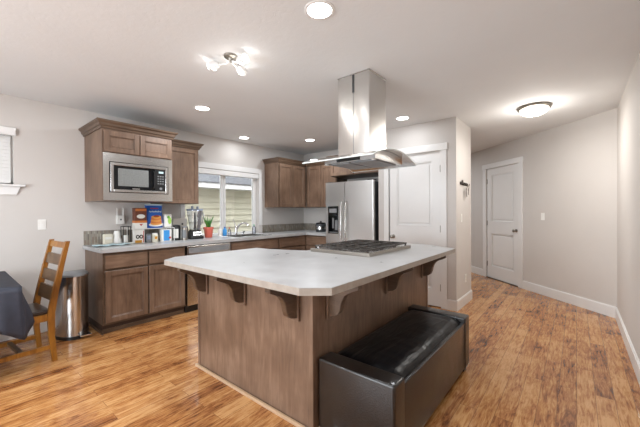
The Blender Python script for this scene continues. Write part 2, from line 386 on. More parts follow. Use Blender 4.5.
def dining_window():
    x0, x1, z0, z1 = DW_; mb = MB(); y = YK + .085
    for a, b, c, d in ((x0, z0, x0 + .05, z1), (x1 - .05, z0, x1, z1), (x0, z0, x1, z0 + .04), (x0, z1 - .05, x1, z1)): mb.box(a, y, b, c, y + .05, d, .004, 1)
    w = struct(mb.build('window_2', 'white')); MB().box(x0 + .05, y + .022, z0 + .04, x1 - .05, y + .028, z1 - .05).build('window_glass', 'glass', w)
    t = MB(); t.box(x0 - .09, YK - .05, z0 - .022, x1 + .09, YK + .08, z0, .004, 1)
    t.prism([(x0 - .05, z0 - .022), (x0 - .03, z0 - .11), (x1 + .02, z0 - .11), (x1 + .05, z0 - .022)], 0, .02, T=Matrix.Translation((0, YK, 0)) @ Matrix.Rotation(math.pi / 2, 4, 'X'))
    struct(t.build('trim_5', 'white'))
    b = thing('window_blind', 'white slatted blind closed over the small dining window', 'blind', (-.12, YK, 2.2))
    MB().box(x0 + .005, YK - .03, z1 - .085, x1 + .02, YK + .02, z1 - .002, .006).build('valance', 'white', b)
    s = MB(); z = z0 + .05
    while z < z1 - .09:
        s.box(x0 + .02, -.024, -.0012, x1 - .02, .024, .0012, T=Matrix.Translation((0, YK + .04, z)) @ Matrix.Rotation(math.radians(62), 4, 'X')); z += .038
    s.build('slats', 'white', b)
    MB().box(x0 + .02, YK + .015, z0 + .012, x1 - .02, YK + .065, z0 + .032, .003, 1).build('bottom_rail', 'white', b)
dining_window()
# outside: neighbour's house and yard
struct(MB().box(-6, YK + .2, -.5, 16, 14, -.3).build('ground', 'grass'))
def neighbour():
    t = thing('neighbour_house', 'beige lap sided house with white fascia beyond the kitchen window', 'house', (4, 8, -.3))
    s = MB(); z = -.3
    while z < 2.3: s.prism([(0, z), (-.045, z), (-.004, z + .175), (0, z + .175)], -5, 14, T=Matrix.Translation((0, 7.7, 0)) @ Matrix(((0, 0, 1, 0), (1, 0, 0, 0), (0, 1, 0, 0), (0, 0, 0, 1)))); z += .175
    s.box(-5, 7.7, -.3, 14, 7.8, 2.35); s.build('siding', 'siding', t)
    MB().box(-5, 7.1, 1.985, 14, 7.7, 2.0).build('soffit', 'white', t)
    MB().box(-5, 7.07, 1.97, 14, 7.1, 2.09).build('fascia', 'white', t)
    r = MB(); r.prism([(7.02, 2.09), (7.02, 2.11), (10.5, 3.9), (10.5, 3.85)], -5, 14, T=Matrix(((0, 0, 1, 0), (1, 0, 0, 0), (0, 1, 0, 0), (0, 0, 0, 1)))); r.build('roof', 'shingle', t)
neighbour()

# ------------------------------------------------------------------ cabinets
def shaker(mb, u0, u1, z0, z1, y=-.02, r=.055):
    t = .019; g = .0
    mb.box(u0, y, z0, u0 + r, y + t, z1, .0025, 1); mb.box(u1 - r, y, z0, u1, y + t, z1, .0025, 1)
    mb.box(u0 + r, y, z0, u1 - r, y + t, z0 + r, .0025, 1); mb.box(u0 + r, y, z1 - r, u1 - r, y + t, z1, .0025, 1)
    mb.box(u0 + r - .002, y + .013, z0 + r - .002, u1 - r + .002, y + t - .001, z1 - r + .002)
    b = .01
    for q in ((u0 + r, z0 + r, u0 + r + b, z1 - r), (u1 - r - b, z0 + r, u1 - r, z1 - r), (u0 + r, z0 + r, u1 - r, z0 + r + b), (u0 + r, z1 - r - b, u1 - r, z1 - r)):
        mb.box(q[0], y + .006, q[1], q[2], y + .015, q[3], .003, 1)
def cabinet(name, T, u0, u1, depth, z0, z1, doors, drawers, label, toe=0, hollow=False, panel=True, cat='cabinet', group=None):
    W = T @ Vector(((u0 + u1) / 2, depth / 2, 0 if toe else z0)); t = thing(name, label, cat, W, 0, group)
    c = MB(T)
    if hollow:
        c.box(u0, 0, z0, u0 + .018, depth, z1); c.box(u1 - .018, 0, z0, u1, depth, z1); c.box(u0 + .018, 0, z0, u1 - .018, depth, z0 + .018); c.box(u0 + .018, depth - .01, z0 + .018, u1 - .018, depth, z1); c.box(u0 + .018, 0, z0 + .018, u1 - .018, .018, z1)
    else: c.box(u0, 0, z0, u1, depth, z1)
    c.build('carcass', 'cab_trim', t)  # darker colour puts shade into the gaps between the doors
    if panel: MB(T).box(u0 - .004, -.002, z0, u0 + .0002, depth, z1).build('end_panel', 'cab', t)
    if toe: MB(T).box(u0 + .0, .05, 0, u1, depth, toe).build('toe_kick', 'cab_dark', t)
    for a, b, c0, c1 in doors:
        m = MB(T); shaker(m, a, b, c0, c1); m.build('door', 'cab', t)
    for a, b, c0, c1 in drawers:
        m = MB(T); m.box(a, -.02, c0, b, -.001, c1, .004, 2); m.build('drawer_front', 'cab_h', t)
    return t
TB = frame(0, 4.03, 0)       # kitchen wall base cabinets
DB = YK - 4.03 - .004
g = 'stained base cabinets along the walls'
cA = cabinet('base_cabinet', TB, 1.129, 2.062, DB, .10, .907, [(1.145, 1.586, .125, .70), (1.604, 2.046, .125, .70)], [(1.145, 1.586, .725, .878), (1.604, 2.046, .725, .878)],
        'stained wood base cabinet with two drawers over two doors beside the trash can', .10)
ss = MB(TB); ss.box(1.129, .045, 0, 2.062, .06, .045); ss.box(1.115, .0, 0, 1.129, DB, .03); ss.build('base_trim', 'cab_trim', cA)
sinkcab = cabinet('base_cabinet', TB, 2.755, 4.46, DB, .10, .907, [(2.775, 3.24, .125, .70), (3.255, 3.72, .125, .70), (3.76, 4.43, .125, .70)], [(2.775, 3.72, .725, .878), (3.76, 4.43, .725, .878)],
        'long stained sink base cabinet right of the dishwasher below the kitchen window', .10, hollow=True)
TF = frame(4.462, 0, FX)
cabinet('base_cabinet', TF, -4.03, -3.45, XB - 4.462 - .004, .10, .907, [(-4.0, -3.47, .125, .70)], [(-4.0, -3.47, .725, .878)], 'stained base cabinet between the wall corner and the refrigerator', .10, panel=False)
def dishwasher():
    t = thing('dishwasher', 'stainless steel dishwasher built in under the counter', 'dishwasher', (2.41, 4.3, 0))
    MB().box(2.075, 4.05, .09, 2.745, 4.67, .90).build('body', 'grey_dark', t)
    MB().box(2.075, 4.0, .10, 2.745, 4.05, .76, .004).build('door', 'steel_h', t)
    MB().box(2.075, 3.998, .765, 2.745, 4.05, .895, .004).build('control_panel', 'steel_h', t)
    MB().box(2.10, 3.995, .80, 2.72, 3.999, .87, .001, 1).build('display_strip', 'grey', t)
    h = MB(); h.tube([(2.15, 3.998, .735), (2.15, 3.955, .735), (2.67, 3.955, .735), (2.67, 3.998, .735)], .011, 8); h.build('handle', 'steel_h', t, True)
    MB().box(2.075, 4.06, 0, 2.745, 4.09, .098).build('toe_panel', 'black', t)
dishwasher()
# countertop around the sink hole
SK = (2.92, 3.62, 4.12, 4.52)
ct = MB()
for q in ((1.105, 3.995, SK[0], YK - .002), (SK[1], 3.995, XB - .002, YK - .002), (SK[0], 3.995, SK[1], SK[2]), (SK[0], SK[3], SK[1], YK - .002), (4.43, 3.425, XB - .002, 3.995)):
    ct.box(q[0], q[1], .909, q[2], q[3], CT)
bmesh.ops.remove_doubles(ct.bm, verts=ct.bm.verts[:], dist=1e-5)
o = tag(ct.build('kitchen_countertop', 'counter'), 'light grey L-shaped laminate countertop along the kitchen walls', 'countertop')
ed = MB(); ed.box(1.103, 3.991, .908, 4.434, 3.996, CT + .0002); ed.box(1.101, 3.991, .908, 1.106, YK - .004, CT + .0002); ed.box(4.426, 3.425, .908, 4.431, 3.993, CT + .0002); ed.build('edge_band', 'counter', o)
b = MB(); b.box(1.112, YK - .012, CT + .001, 2.32, YK - .001, 1.125, .001, 1); struct(b.build('trim_6', 'tile'), 'mosaic tile backsplash left of the window')
b = MB(); b.box(3.94, YK - .012, CT + .001, XB - .001, YK - .001, 1.095, .001, 1); struct(b.build('trim_7', 'tile'), 'mosaic tile backsplash right of the window')
b = MB(); b.box(XB - .012, 3.43, CT + .001, XB - .001, YK - .013, 1.095, .001, 1); struct(b.build('trim_8', 'tile'), 'mosaic tile backsplash on the refrigerator wall')
# wall cabinets
def crown(T, u0, u1, z, depth, parent, left=True, right=True, mat='cab_trim'):
    prof = [(0, 0), (.012, 0), (.018, .022), (.03, .03), (.036, .055), (.055, .072), (.06, .088), (0, .088)]
    mb = MB(T); l = 1 if left else 0; r = 1 if right else 0
    rings = []
    for d, zz in prof:
        rings.append([(u0 - d * l, depth, z + zz), (u0 - d * l, -d, z + zz), (u1 + d * r, -d, z + zz), (u1 + d * r, depth, z + zz)])
    mb.loft(rings, closed=True, cap=True); return mb.build('crown_moulding', mat, parent)
def micro_cab():
    T = frame(0, 4.022, 0); D = YK - 4.022 - .002; u0, u1 = 1.129, 1.893
    t = thing('wall_cabinet', 'tall stained wall cabinet holding the built-in microwave, two small doors on top', 'cabinet', (1.51, 4.35, 1.487))
    c = MB(T); c.box(u0, 0, 1.487, u0 + .02, D, 2.285); c.box(u1 - .02, 0, 1.487, u1, D, 2.285); c.box(u0 + .02, 0, 1.487, u1 - .02, D, 1.505); c.box(u0 + .02, 0, 2.02, u1 - .02, D, 2.285)
    c.box(u0 + .02, D - .02, 1.505, u1 - .02, D, 2.02); c.build('carcass', 'cab', t)
    for a, b in ((1.142, 1.503), (1.513, 1.880)):
        m = MB(T); shaker(m, a, b, 2.03, 2.262, r=.055); m.build('door', 'cab', t)
    crown(T, u0, u1, 2.285, D, t)
    # microwave
    w = thing('microwave', 'stainless built-in microwave with black glass door and wide steel trim', 'microwave', (1.51, 4.2, 1.51))
    MB(T).box(1.20, .03, 1.52, 1.83, .45, 1.96).build('body', 'grey_dark', w)
    f = MB(T); y0, y1 = -.012, .0
    for q in ((u0 + .003, 1.490, 1.19, 2.018), (1.84, 1.490, u1 - .003, 2.018), (1.19, 1.490, 1.84, 1.578), (1.19, 1.925, 1.84, 2.018)): f.box(q[0], y0, q[1], q[2], y1, q[3])
    f.build('trim_kit', 'steel', w)
    MB(T).box(1.192, -.002, 1.58, 1.838, .006, 1.923).build('trim_gap', 'black', w)
    d = MB(T)
    for q in ((1.200, 1.586, 1.232, 1.917), (1.800, 1.586, 1.830, 1.917), (1.232, 1.586, 1.800, 1.615), (1.232, 1.885, 1.800, 1.917)): d.box(q[0], -.026, q[1], q[2], -.004, q[3], .002, 1)
    d.build('door_frame', 'steel', w)
    g_ = MB(T).box(1.232, -.02, 1.615, 1.675, -.006, 1.885).build('door', 'black_gloss', w)
    MB(T).box(1.275, -.022, 1.655, 1.60, -.019, 1.855, .001, 1).build('door_window', 'screen', g_)
    MB(T).box(1.42, -.023, 1.622, 1.50, -.02, 1.634).build('badge', 'steel', g_)
    h = MB(T); h.tube([(1.662, -.022, 1.65), (1.662, -.04, 1.66), (1.662, -.04, 1.84), (1.662, -.022, 1.85)], .006, 8); h.build('handle', 'black', g_)
    cp = MB(T).box(1.678, -.02, 1.615, 1.800, -.006, 1.885).build('control_panel', 'black', w)
    MB(T).box(1.72, -.0225, 1.835, 1.775, -.0195, 1.858).build('display', 'lightblue', cp)
    for i in range(4):
        for j in range(3): MB(T).box(1.705 + j * .028, -.0225, 1.79 - i * .03, 1.723 + j * .028, -.0195, 1.803 - i * .03).build('button', 'grey', cp)
    kn = MB(T); kn.lathe([(0, 0), (.016, 0), (.015, .01), (0, .012)], n=16, T=Matrix.Translation((1.742, -.02, 1.645)) @ Matrix.Rotation(math.pi / 2, 4, 'X')); kn.build('dial', 'grey', cp, True)
    # narrower cabinet on its right
    T2 = frame(0, 4.33, 0); D2 = YK - 4.33 - .002
    t2 = cabinet('wall_cabinet', T2, 1.896, 2.43, D2, 1.473, 2.272, [(1.91, 2.418, 1.478, 2.262)], [], 'shallow single door wall cabinet between the microwave cabinet and the window', panel=False)
    crown(T2, 1.896, 2.43, 2.272, D2, t2, left=False)
micro_cab()
T3 = frame(0, 4.30, 0); D3 = YK - 4.30 - .002
t = cabinet('wall_cabinet', T3, 4.005, 4.775, D3, 1.435, 2.275, [(4.03, 4.375, 1.445, 2.26), (4.385, 4.73, 1.445, 2.26)], [], 'two door stained wall cabinet right of the window with bright end panel')
crown(T3, 4.005, 4.775, 2.275, D3, t, right=False)
T4 = frame(4.78, 0, FX)
t = cabinet('wall_cabinet', T4, -4.297, -3.515, XB - 4.78 - .002, 1.435, 2.275, [(-4.25, -3.90, 1.445, 2.26), (-3.89, -3.53, 1.445, 2.26)], [], 'stained wall cabinet in the corner next to the refrigerator', panel=False)
crown(T4, -4.29, -3.515, 2.275, XB - 4.78 - .002, t, left=False, right=False)
T5 = frame(4.58, 0, FX)
t = cabinet('wall_cabinet', T5, -3.51, -2.45, XB - 4.58 - .002, 1.99, 2.275, [(-3.495, -3.0, 2.0, 2.26), (-2.985, -2.465, 2.0, 2.26)], [], 'short two door stained cabinet above the refrigerator')
crown(T5, -3.51, -2.45, 2.275, XB - 4.58 - .002, t, left=True, right=False)

# ------------------------------------------------------------------ refrigerator
def fridge():
    t = thing('refrigerator', 'stainless side-by-side refrigerator with ice and water dispenser', 'refrigerator', (4.7, 2.93, 0))
    T = frame(4.30, 0, FX)      # u = -y
    MB(T).box(-3.400, .07, .02, -2.465, .80, 1.83, .005).build('body', 'grey_dark', t)
    MB(T).box(-3.39, .06, 0, -2.475, .09, .10).build('toe_grille', 'black', t)
    # freezer door with a sunk dispenser
    u0, u1, a0, a1, z0, z1 = -3.405, -3.007, -3.352, -3.135, .97, 1.44
    d = MB(T); 
    for q in ((u0, .11, a0, 1.85), (a1, .11, u1, 1.85), (a0, .11, a1, z0), (a0, z1, a1, 1.85)): d.box(q[0], 0, q[1], q[2], .065, q[3])
    bmesh.ops.remove_doubles(d.bm, verts=d.bm.verts[:], dist=1e-5)
    d = d.build('freezer_door', 'fridge_steel', t)
    ds = MB(T); ds.box(a0, .055, z0, a1, .062, z1); ds.box(a0, -.003, z0, a0 + .012, .055, z1); ds.box(a1 - .012, -.003, z0, a1, .055, z1); ds.box(a0, -.003, z0, a1, .055, z0 + .015); ds.box(a0, -.003, z1 - .015, a1, .055, z1)
    ds.box(a0, -.004, 1.27, a1, .055, z1)
    ds = ds.build('dispenser', 'black_gloss', d)
    MB(T).box(a0 + .03, -.0065, 1.33, a1 - .03, -.004, 1.40).build('display', 'grey', ds)
    pd = MB(T); pd.box(a0 + .06, .03, 1.06, a0 + .10, .04, 1.24, .004, 1); pd.box(a0 + .12, .03, 1.03, a1 - .03, .04, 1.2, .004, 1); pd.build('paddle', 'grey', ds)
    MB(T).box(a0 + .015, 0, .986, a1 - .015, .05, .996).build('drip_tray', 'grey', ds)
    d2 = MB(T).box(-3.0, 0, .11, -2.46, .065, 1.85, .006).build('refrigerator_door', 'fridge_steel', t)
    for par, u in ((d, -3.045), (d2, -2.955)):
        h = MB(T); h.tube([(u, 0, .62), (u, -.035, .63), (u, -.055, .68), (u, -.06, 1.05), (u, -.055, 1.43), (u, -.035, 1.50), (u, 0, 1.515)], .012, 10); h.build('handle', 'steel', par, True)
    for q in (-3.40, -2.57): MB(T).box(q, .02, 1.85, q + .1, .12, 1.862).build('hinge_cover', 'grey_dark', t)
fridge()

# ------------------------------------------------------------------ island
def island():
    t = thing('kitchen_island', 'stained wood kitchen island base with carved corbels under the overhang', 'kitchen island', (2.3, 1.9, 0))
    body = [(1.43, 1.24), (3.31, 1.24), (3.31, 1.98), (2.36, 1.98), (2.10, 2.56), (1.43, 2.56)]
    MB().prism(body, .0, .907).build('body', 'cab', t)
    for q in ((1.424, 1.234, 1.47, 1.28), (1.424, 2.54, 1.45, 2.566), (3.28, 1.234, 3.316, 1.26)): MB().box(q[0], q[1], 0, q[2], q[3], .907, .002, 1).build('corner_post', 'cab', t)
    s = MB(); s.box(1.405, 1.215, 0, 1.424, 2.585, .022, .004, 2); s.box(1.424, 1.215, 0, 3.33, 1.234, .022, .004, 2); s.build('base_trim', 'shoe', t)
    prof = [(.0, .907), (.234, .907), (.234, .884), (.212, .872), (.185, .861), (.158, .849), (.134, .83), (.116, .80), (.106, .77), (.100, .74), (.086, .71), (.062, .693), (.03, .685), (.014, .682), (.010, .668), (0, .665)]
    w = .046
    def corbel(ox, oy, dirx, diry):
        # local x = outward, local y = thickness axis, z up
        A = Matrix(((dirx, -diry, 0, ox), (diry, dirx, 0, oy), (0, 0, 1, 0), (0, 0, 0, 1))) @ Matrix(((1, 0, 0, 0), (0, 0, -1, 0), (0, 1, 0, 0), (0, 0, 0, 1)))
        m = MB(); m.prism(prof, -w / 2, w / 2, T=A, bev=.003)
        cb = m.build('corbel', 'cab_trim', t)
        B = Matrix(((dirx, -diry, 0, ox), (diry, dirx, 0, oy), (0, 0, 1, 0), (0, 0, 0, 1)))
        p_ = MB(); p_.box(0, -w / 2 - .012, .662, .014, w / 2 + .012, .907, .002, 1, T=B); p_.build('back_plate', 'cab', cb)
    for y in (2.43, 1.915, 1.375): corbel(1.424, y, -1, 0)
    for x in (1.59, 2.39, 3.17): corbel(x, 1.234, 0, -1)
    top = [(1.19, 1.125), (1.30, .992), (3.455, .992), (3.66, 1.34), (3.66, 2.0), (3.52, 2.15), (2.385, 2.15), (2.245, 2.56), (2.235, 2.755), (1.335, 2.79), (1.19, 2.68)]
    tp = tag(MB().prism(top, .908, CT, bev=.0015).build('island_countertop', 'counter_edge'), 'large light grey island countertop with clipped corners', 'countertop')
    # laminate sheet on top of the substrate, its edge strip darker
    ins = top
    MB().prism(ins, CT - .0005, CT + .0012).build('laminate_top', 'counter', tp)
island()
def cooktop():
    z = CT + .0012; x0, x1, y0, y1 = 2.36, 3.24, 1.39, 2.07
    t = thing('gas_cooktop', 'stainless gas cooktop with black cast iron grates set in the island', 'cooktop', (2.8, 1.73, z))
    MB().box(x0, y0, z, x1, y1, z + .03, .004).build('tray', 'cook_steel', t)
    MB().box(x0 + .02, y0 + .02, z + .0302, x1 - .02, y1 - .02, z + .032).build('burner_pan', 'steel_h', t)
    bn = [(2.56, 1.56), (2.56, 1.88), (2.80, 1.72), (3.05, 1.56), (3.05, 1.88)]
    for bx, by in bn:
        b = MB(); b.lathe([(0, 0), (.05, 0), (.048, .01), (.035, .012), (.034, .016), (0, .017)], (bx, by, z + .032), 20); b.build('burner', 'iron', t, True)
    for i in range(3):
        g0 = x0 + .035 + i * .272; g1 = g0 + .262; m = MB(); zz = z + .048; b = .006
        for yy in (y0 + .035, y1 - .035): m.box(g0, yy - b, zz, g1, yy + b, zz + .014, .002, 1)
        for xx in (g0 + b, g1 - b): m.box(xx - b, y0 + .035, zz, xx + b, y1 - .035, zz + .014, .002, 1)
        for k in range(1, 4):
            yy = y0 + .035 + k * (y1 - y0 - .07) / 4; m.box(g0, yy - b * .8, zz + .003, g1, yy + b * .8, zz + .016, .002, 1)
        xx = (g0 + g1) / 2; m.box(xx - b, y0 + .035, zz, xx + b, y1 - .035, zz + .014, .002, 1)
        for xx in (g0 + .008, g1 - .008):
            for yy in (y0 + .042, (y0 + y1) / 2, y1 - .042): m.box(xx - .007, yy - .007, z + .032, xx + .007, yy + .007, zz + .002)
        m.build('grate', 'iron', t)
    for k in range(5):
        m = MB(); m.lathe([(0, 0), (.019, 0), (.018, .022), (.014, .026), (0, .027)], (2.46 + k * .16, y1 - .028, z + .032), 16); m.build('knob', 'chrome', t, True)
cooktop()
def hood():
    t = thing('range_hood', 'stainless island range hood with square chimney and curved glass canopy', 'range hood', (2.565, 1.58, 1.79))
    x0, x1, y0, y1 = 2.411, 2.720, 1.415, 1.752
    ch = MB(); ch.box(x0, y0, 1.86, x1, y1, H - .001); ch = ch.build('chimney', 'hood_steel', t)
    up = MB(); up.box(x0 - .003, y0 + .165, 1.86, x0, y0 + .168, H - .002); up.build('seam', 'grey', ch)
    MB().box(x0 - .004, y0 + .155, 2.44, x0 + .001, y0 + .175, 2.60).build('vent_slot', 'grey_dark', ch)
    fr = MB(); fr.box(x0 - .006, y0 - .006, H - .008, x1 + .006, y1 + .006, H - .001); fr.build('ceiling_collar', 'steel', ch)
    # arch of the glass over X, from 2.10 to 2.93
    gx0, gx1, gy0, gy1 = 2.10, 2.93, 1.20, 1.93; xm = (gx0 + gx1) / 2; hw = (gx1 - gx0) / 2
    def gz(x): return 1.872 - .085 * ((x - xm) / hw) ** 2
    n = 24; g = MB(); lo = []; hi = []
    xs = [gx0 + (gx1 - gx0) * i / n for i in range(n + 1)]
    pr = [(x, gz(x)) for x in xs] + [(x, gz(x) + .008) for x in reversed(xs)]
    A = Matrix(((1, 0, 0, 0), (0, 0, 1, 0), (0, 1, 0, 0), (0, 0, 0, 1)))
    g.prism(pr, gy0, gy1, T=A)
    gc = g.build('glass_canopy', 'hood_glass', t, True)
    eg = MB(); ex = [gx0 + (gx1 - gx0) * i / n for i in range(n + 1)]
    loop = [(x, gy0, gz(x) + .004) for x in ex] + [(gx1, gy1, gz(gx1) + .004)] + [(x, gy1, gz(x) + .004) for x in reversed(ex)] + [(gx0, gy0, gz(gx0) + .004)]
    eg.tube(loop, .0055, 6); eg.build('glass_edge', 'glass_edge', gc, True)
    # stainless body below the glass
    bx0, bx1, by0, by1 = 2.26, 2.765, 1.27, 1.80
    xs = [bx0 + (bx1 - bx0) * i / 16 for i in range(17)]
    pr = [(bx0, 1.786)] + [(x, gz(x) - .003) for x in xs] + [(bx1, 1.786)]
    MB().prism(pr, by0, by1, T=A).build('body', 'steel', t)
    MB().box(bx0 + .05, by0 + .04, 1.778, bx1 - .05, 1.54, 1.786, .001, 1).build('grease_filter', 'grey', t)
    MB().box(bx0 + .05, 1.56, 1.778, bx1 - .05, by1 - .04, 1.786, .001, 1).build('grease_filter', 'grey', t)
    m = MB(); m.box(bx0 - .008, 1.42, 1.79, bx0, 1.66, 1.82, .002, 1); m.build('control_strip', 'black', t)
    for y in (1.30, 1.80):
        m = MB(); m.lathe([(0, 0), (.02, 0), (.02, .004), (0, .005)], (2.29, y, 1.780), 14); m.build('lamp', 'white_plastic', t)
hood()

# ------------------------------------------------------------------ bench
def bench():
    t = thing('storage_bench', 'dark leather storage bench with raised ends beside the island', 'bench', (2.16, .95, 0))
    x0, x1, y0, y1 = 1.45, 2.87, .71, 1.215
    a = .125
    for xa, xb in ((x0, x0 + a), (x1 - a, x1)):
        m = MB(); m.box(xa, y0, .04, xb, y1, .461, .015, 3); m.build('end_panel', 'leather', t, True)
        for ya in (y0 + .02, y1 - .07):
            f = MB(); f.box(xa + .03, ya, 0, xb - .03, ya + .05, .045); f.build('foot', 'black', t)
    m = MB(); m.box(x0 + a - .002, y0 + .005, .045, x1 - a + .002, y0 + .035, .42, .006, 2); m.build('front_panel', 'leather', t, True)
    MB().box(x0 + a - .002, y0 + .04, .05, x1 - a + .002, y1 - .005, .34).build('storage_box', 'leather', t)
    # cushion: gently domed and creased
    nx, ny = 46, 20; bm_ = MB(); cx0, cx1, cy0, cy1 = x0 + a - .001, x1 - a + .001, y0 + .032, y1 - .004
    rng = random.Random(2); cre = [(rng.uniform(cx0, cx1), rng.uniform(-.5, .5), rng.uniform(.006, .014)) for _ in range(16)]
    top = []
    for i in range(nx + 1):
        row = []
        for j in range(ny + 1):
            u, v = i / nx, j / ny; x = cx0 + (cx1 - cx0) * u; y = cy0 + (cy1 - cy0) * v
            e = min(u, 1 - u) * 60; f = min(v, 1 - v) * 13
            edge = (.6 + .4 * (1 - math.exp(-e))) * (1 - math.exp(-f * 1.4))
            z = .410 + .050 * edge
            for cxx, sl, am in cre:
                d = (x - cxx) - sl * (y - cy0) * .4; z -= am * math.exp(-(d / .012) ** 2) * math.exp(-((y - cy0) / .12)) * min(1, f)
            row.append((x, y, z))
        top.append(row)
    b = bmesh.new(); V = [[b.verts.new(p) for p in r] for r in top]; B = [[b.verts.new((p[0], p[1], .345)) for p in r] for r in top]
    for i in range(nx):
        for j in range(ny): b.faces.new((V[i][j], V[i + 1][j], V[i + 1][j + 1], V[i][j + 1])); b.faces.new((B[i][j], B[i][j + 1], B[i + 1][j + 1], B[i + 1][j]))
    for i in range(nx):
        b.faces.new((V[i][0], B[i][0], B[i + 1][0], V[i + 1][0])); b.faces.new((V[i][ny], V[i + 1][ny], B[i + 1][ny], B[i][ny]))
    for j in range(ny):
        b.faces.new((V[0][j], V[0][j + 1], B[0][j + 1], B[0][j])); b.faces.new((V[nx][j], B[nx][j], B[nx][j + 1], V[nx][j + 1]))
    bmesh.ops.recalc_face_normals(b, faces=b.faces[:]); bm_.merge(b); bm_.build('cushion', 'leather_black', t, True)
bench()

# ------------------------------------------------------------------ trash can
def trash_can():
    t = thing('trash_can', 'tall half-round stainless steel pedal trash can beside the base cabinet', 'trash can', (.905, 4.30, 0))
    cx, cy = .915, 4.40; rx, ry = .155, .28
    def ring(z, k=1.0, dy=0):
        pts = []
        for i in range(25):
            a = math.pi + math.pi * i / 24; pts.append((cx + rx * k * math.cos(a), cy + ry * k * math.sin(a), z))
        pts += [(cx + rx * k, cy + .03, z), (cx - rx * k, cy + .03, z)]; return pts
    MB().loft([ring(.035), ring(.645)]).build('body', 'steel', t, True)
    MB().loft([ring(0, 1.02), ring(.035, 1.02)]).build('base_ring', 'black', t, True)
    MB().loft([ring(.646, 1.03), ring(.668, 1.03)]).build('rim', 'chrome', t, True)
    MB().loft([ring(.669, 1.02), ring(.685, 1.0), ring(.695, .9)]).build('lid', 'grey', t, True)
    p_ = MB(); p_.box(.93, 4.06, .03, 1.03, 4.15, .045, .004, 2); p_.build('pedal', 'chrome', t)
trash_can()

# ------------------------------------------------------------------ dining table, cloth, chair
def table():
    t = thing('dining_table', 'wooden dining table hidden under the dark cloth', 'table', (-.35, 4.0, 0))
    MB().box(-1.15, 3.46, .715, .395, 4.52, .752, .004).build('tabletop', 'chairwood', t)
    for x in (-1.05, .10):
        for y in (3.53, 4.38): MB().box(x, y, 0, x + .07, y + .07, .714, .004).build('leg', 'chairwood', t)
    # cloth
    x0, x1, y0, y1 = -1.165, .41, 3.447, 4.535; zt = .757
    N_ = 200; per = []
    def P(s):
        L = [(x1 - x0), (y1 - y0), (x1 - x0), (y1 - y0)]; tot = sum(L); d = (s % 1) * tot
        if d < L[0]: return Vector((x0 + d, y0)), Vector((0, -1)), min(d, L[0] - d)
        d -= L[0]
        if d < L[1]: return Vector((x1, y0 + d)), Vector((1, 0)), min(d, L[1] - d)
        d -= L[1]
        if d < L[2]: return Vector((x1 - d, y1)), Vector((0, 1)), min(d, L[2] - d)
        d -= L[2]; return Vector((x0, y1 - d)), Vector((-1, 0)), min(d, L[3] - d)
    c = Vector(((x0 + x1) / 2, (y0 + y1) / 2)); rings = []
    K = 9
    for k in range(K + 1):
        f = k / K; r = []
        for i in range(N_):
            p0, n0, dc = P(i / N_); cor = math.exp(-(dc / .15) ** 1.5)
            diag = (p0 - c); sgn = Vector((math.copysign(1, diag.x), math.copysign(1, diag.y))).normalized()
            n = (n0 * (1 - cor * .5) + sgn * cor * .5).normalized()
            drop = (.255 + .17 * cor) * f; fl = (.012 + .012 * math.sin(i * .45) + .085 * math.exp(-((dc - .14) / .07) ** 2)) * math.sin(min(1, f * 1.2) * math.pi / 2) * (.3 + .7 * f)
            p = p0 + n * max(0, fl); r.append((p.x, p.y, zt - drop - (0 if k else 0)))
        rings.append(r)
    b = bmesh.new(); V = [[b.verts.new(p) for p in r] for r in rings]; cc = b.verts.new((c.x, c.y, zt + .001))
    for A, B in zip(V, V[1:]):
        for i in range(N_): b.faces.new((A[i], A[(i + 1) % N_], B[(i + 1) % N_], B[i]))
    for i in range(N_): b.faces.new((V[0][i], cc, V[0][(i + 1) % N_]))
    bmesh.ops.recalc_face_normals(b, faces=b.faces[:]); m = MB(); m.merge(b)
    o = tag(m.build('tablecloth', 'cloth', None, True), 'dark navy tablecloth draped over the dining table at the left edge', 'tablecloth')
    sd = o.modifiers.new('thick', 'SOLIDIFY'); sd.thickness = .002; sd.offset = 1
table()
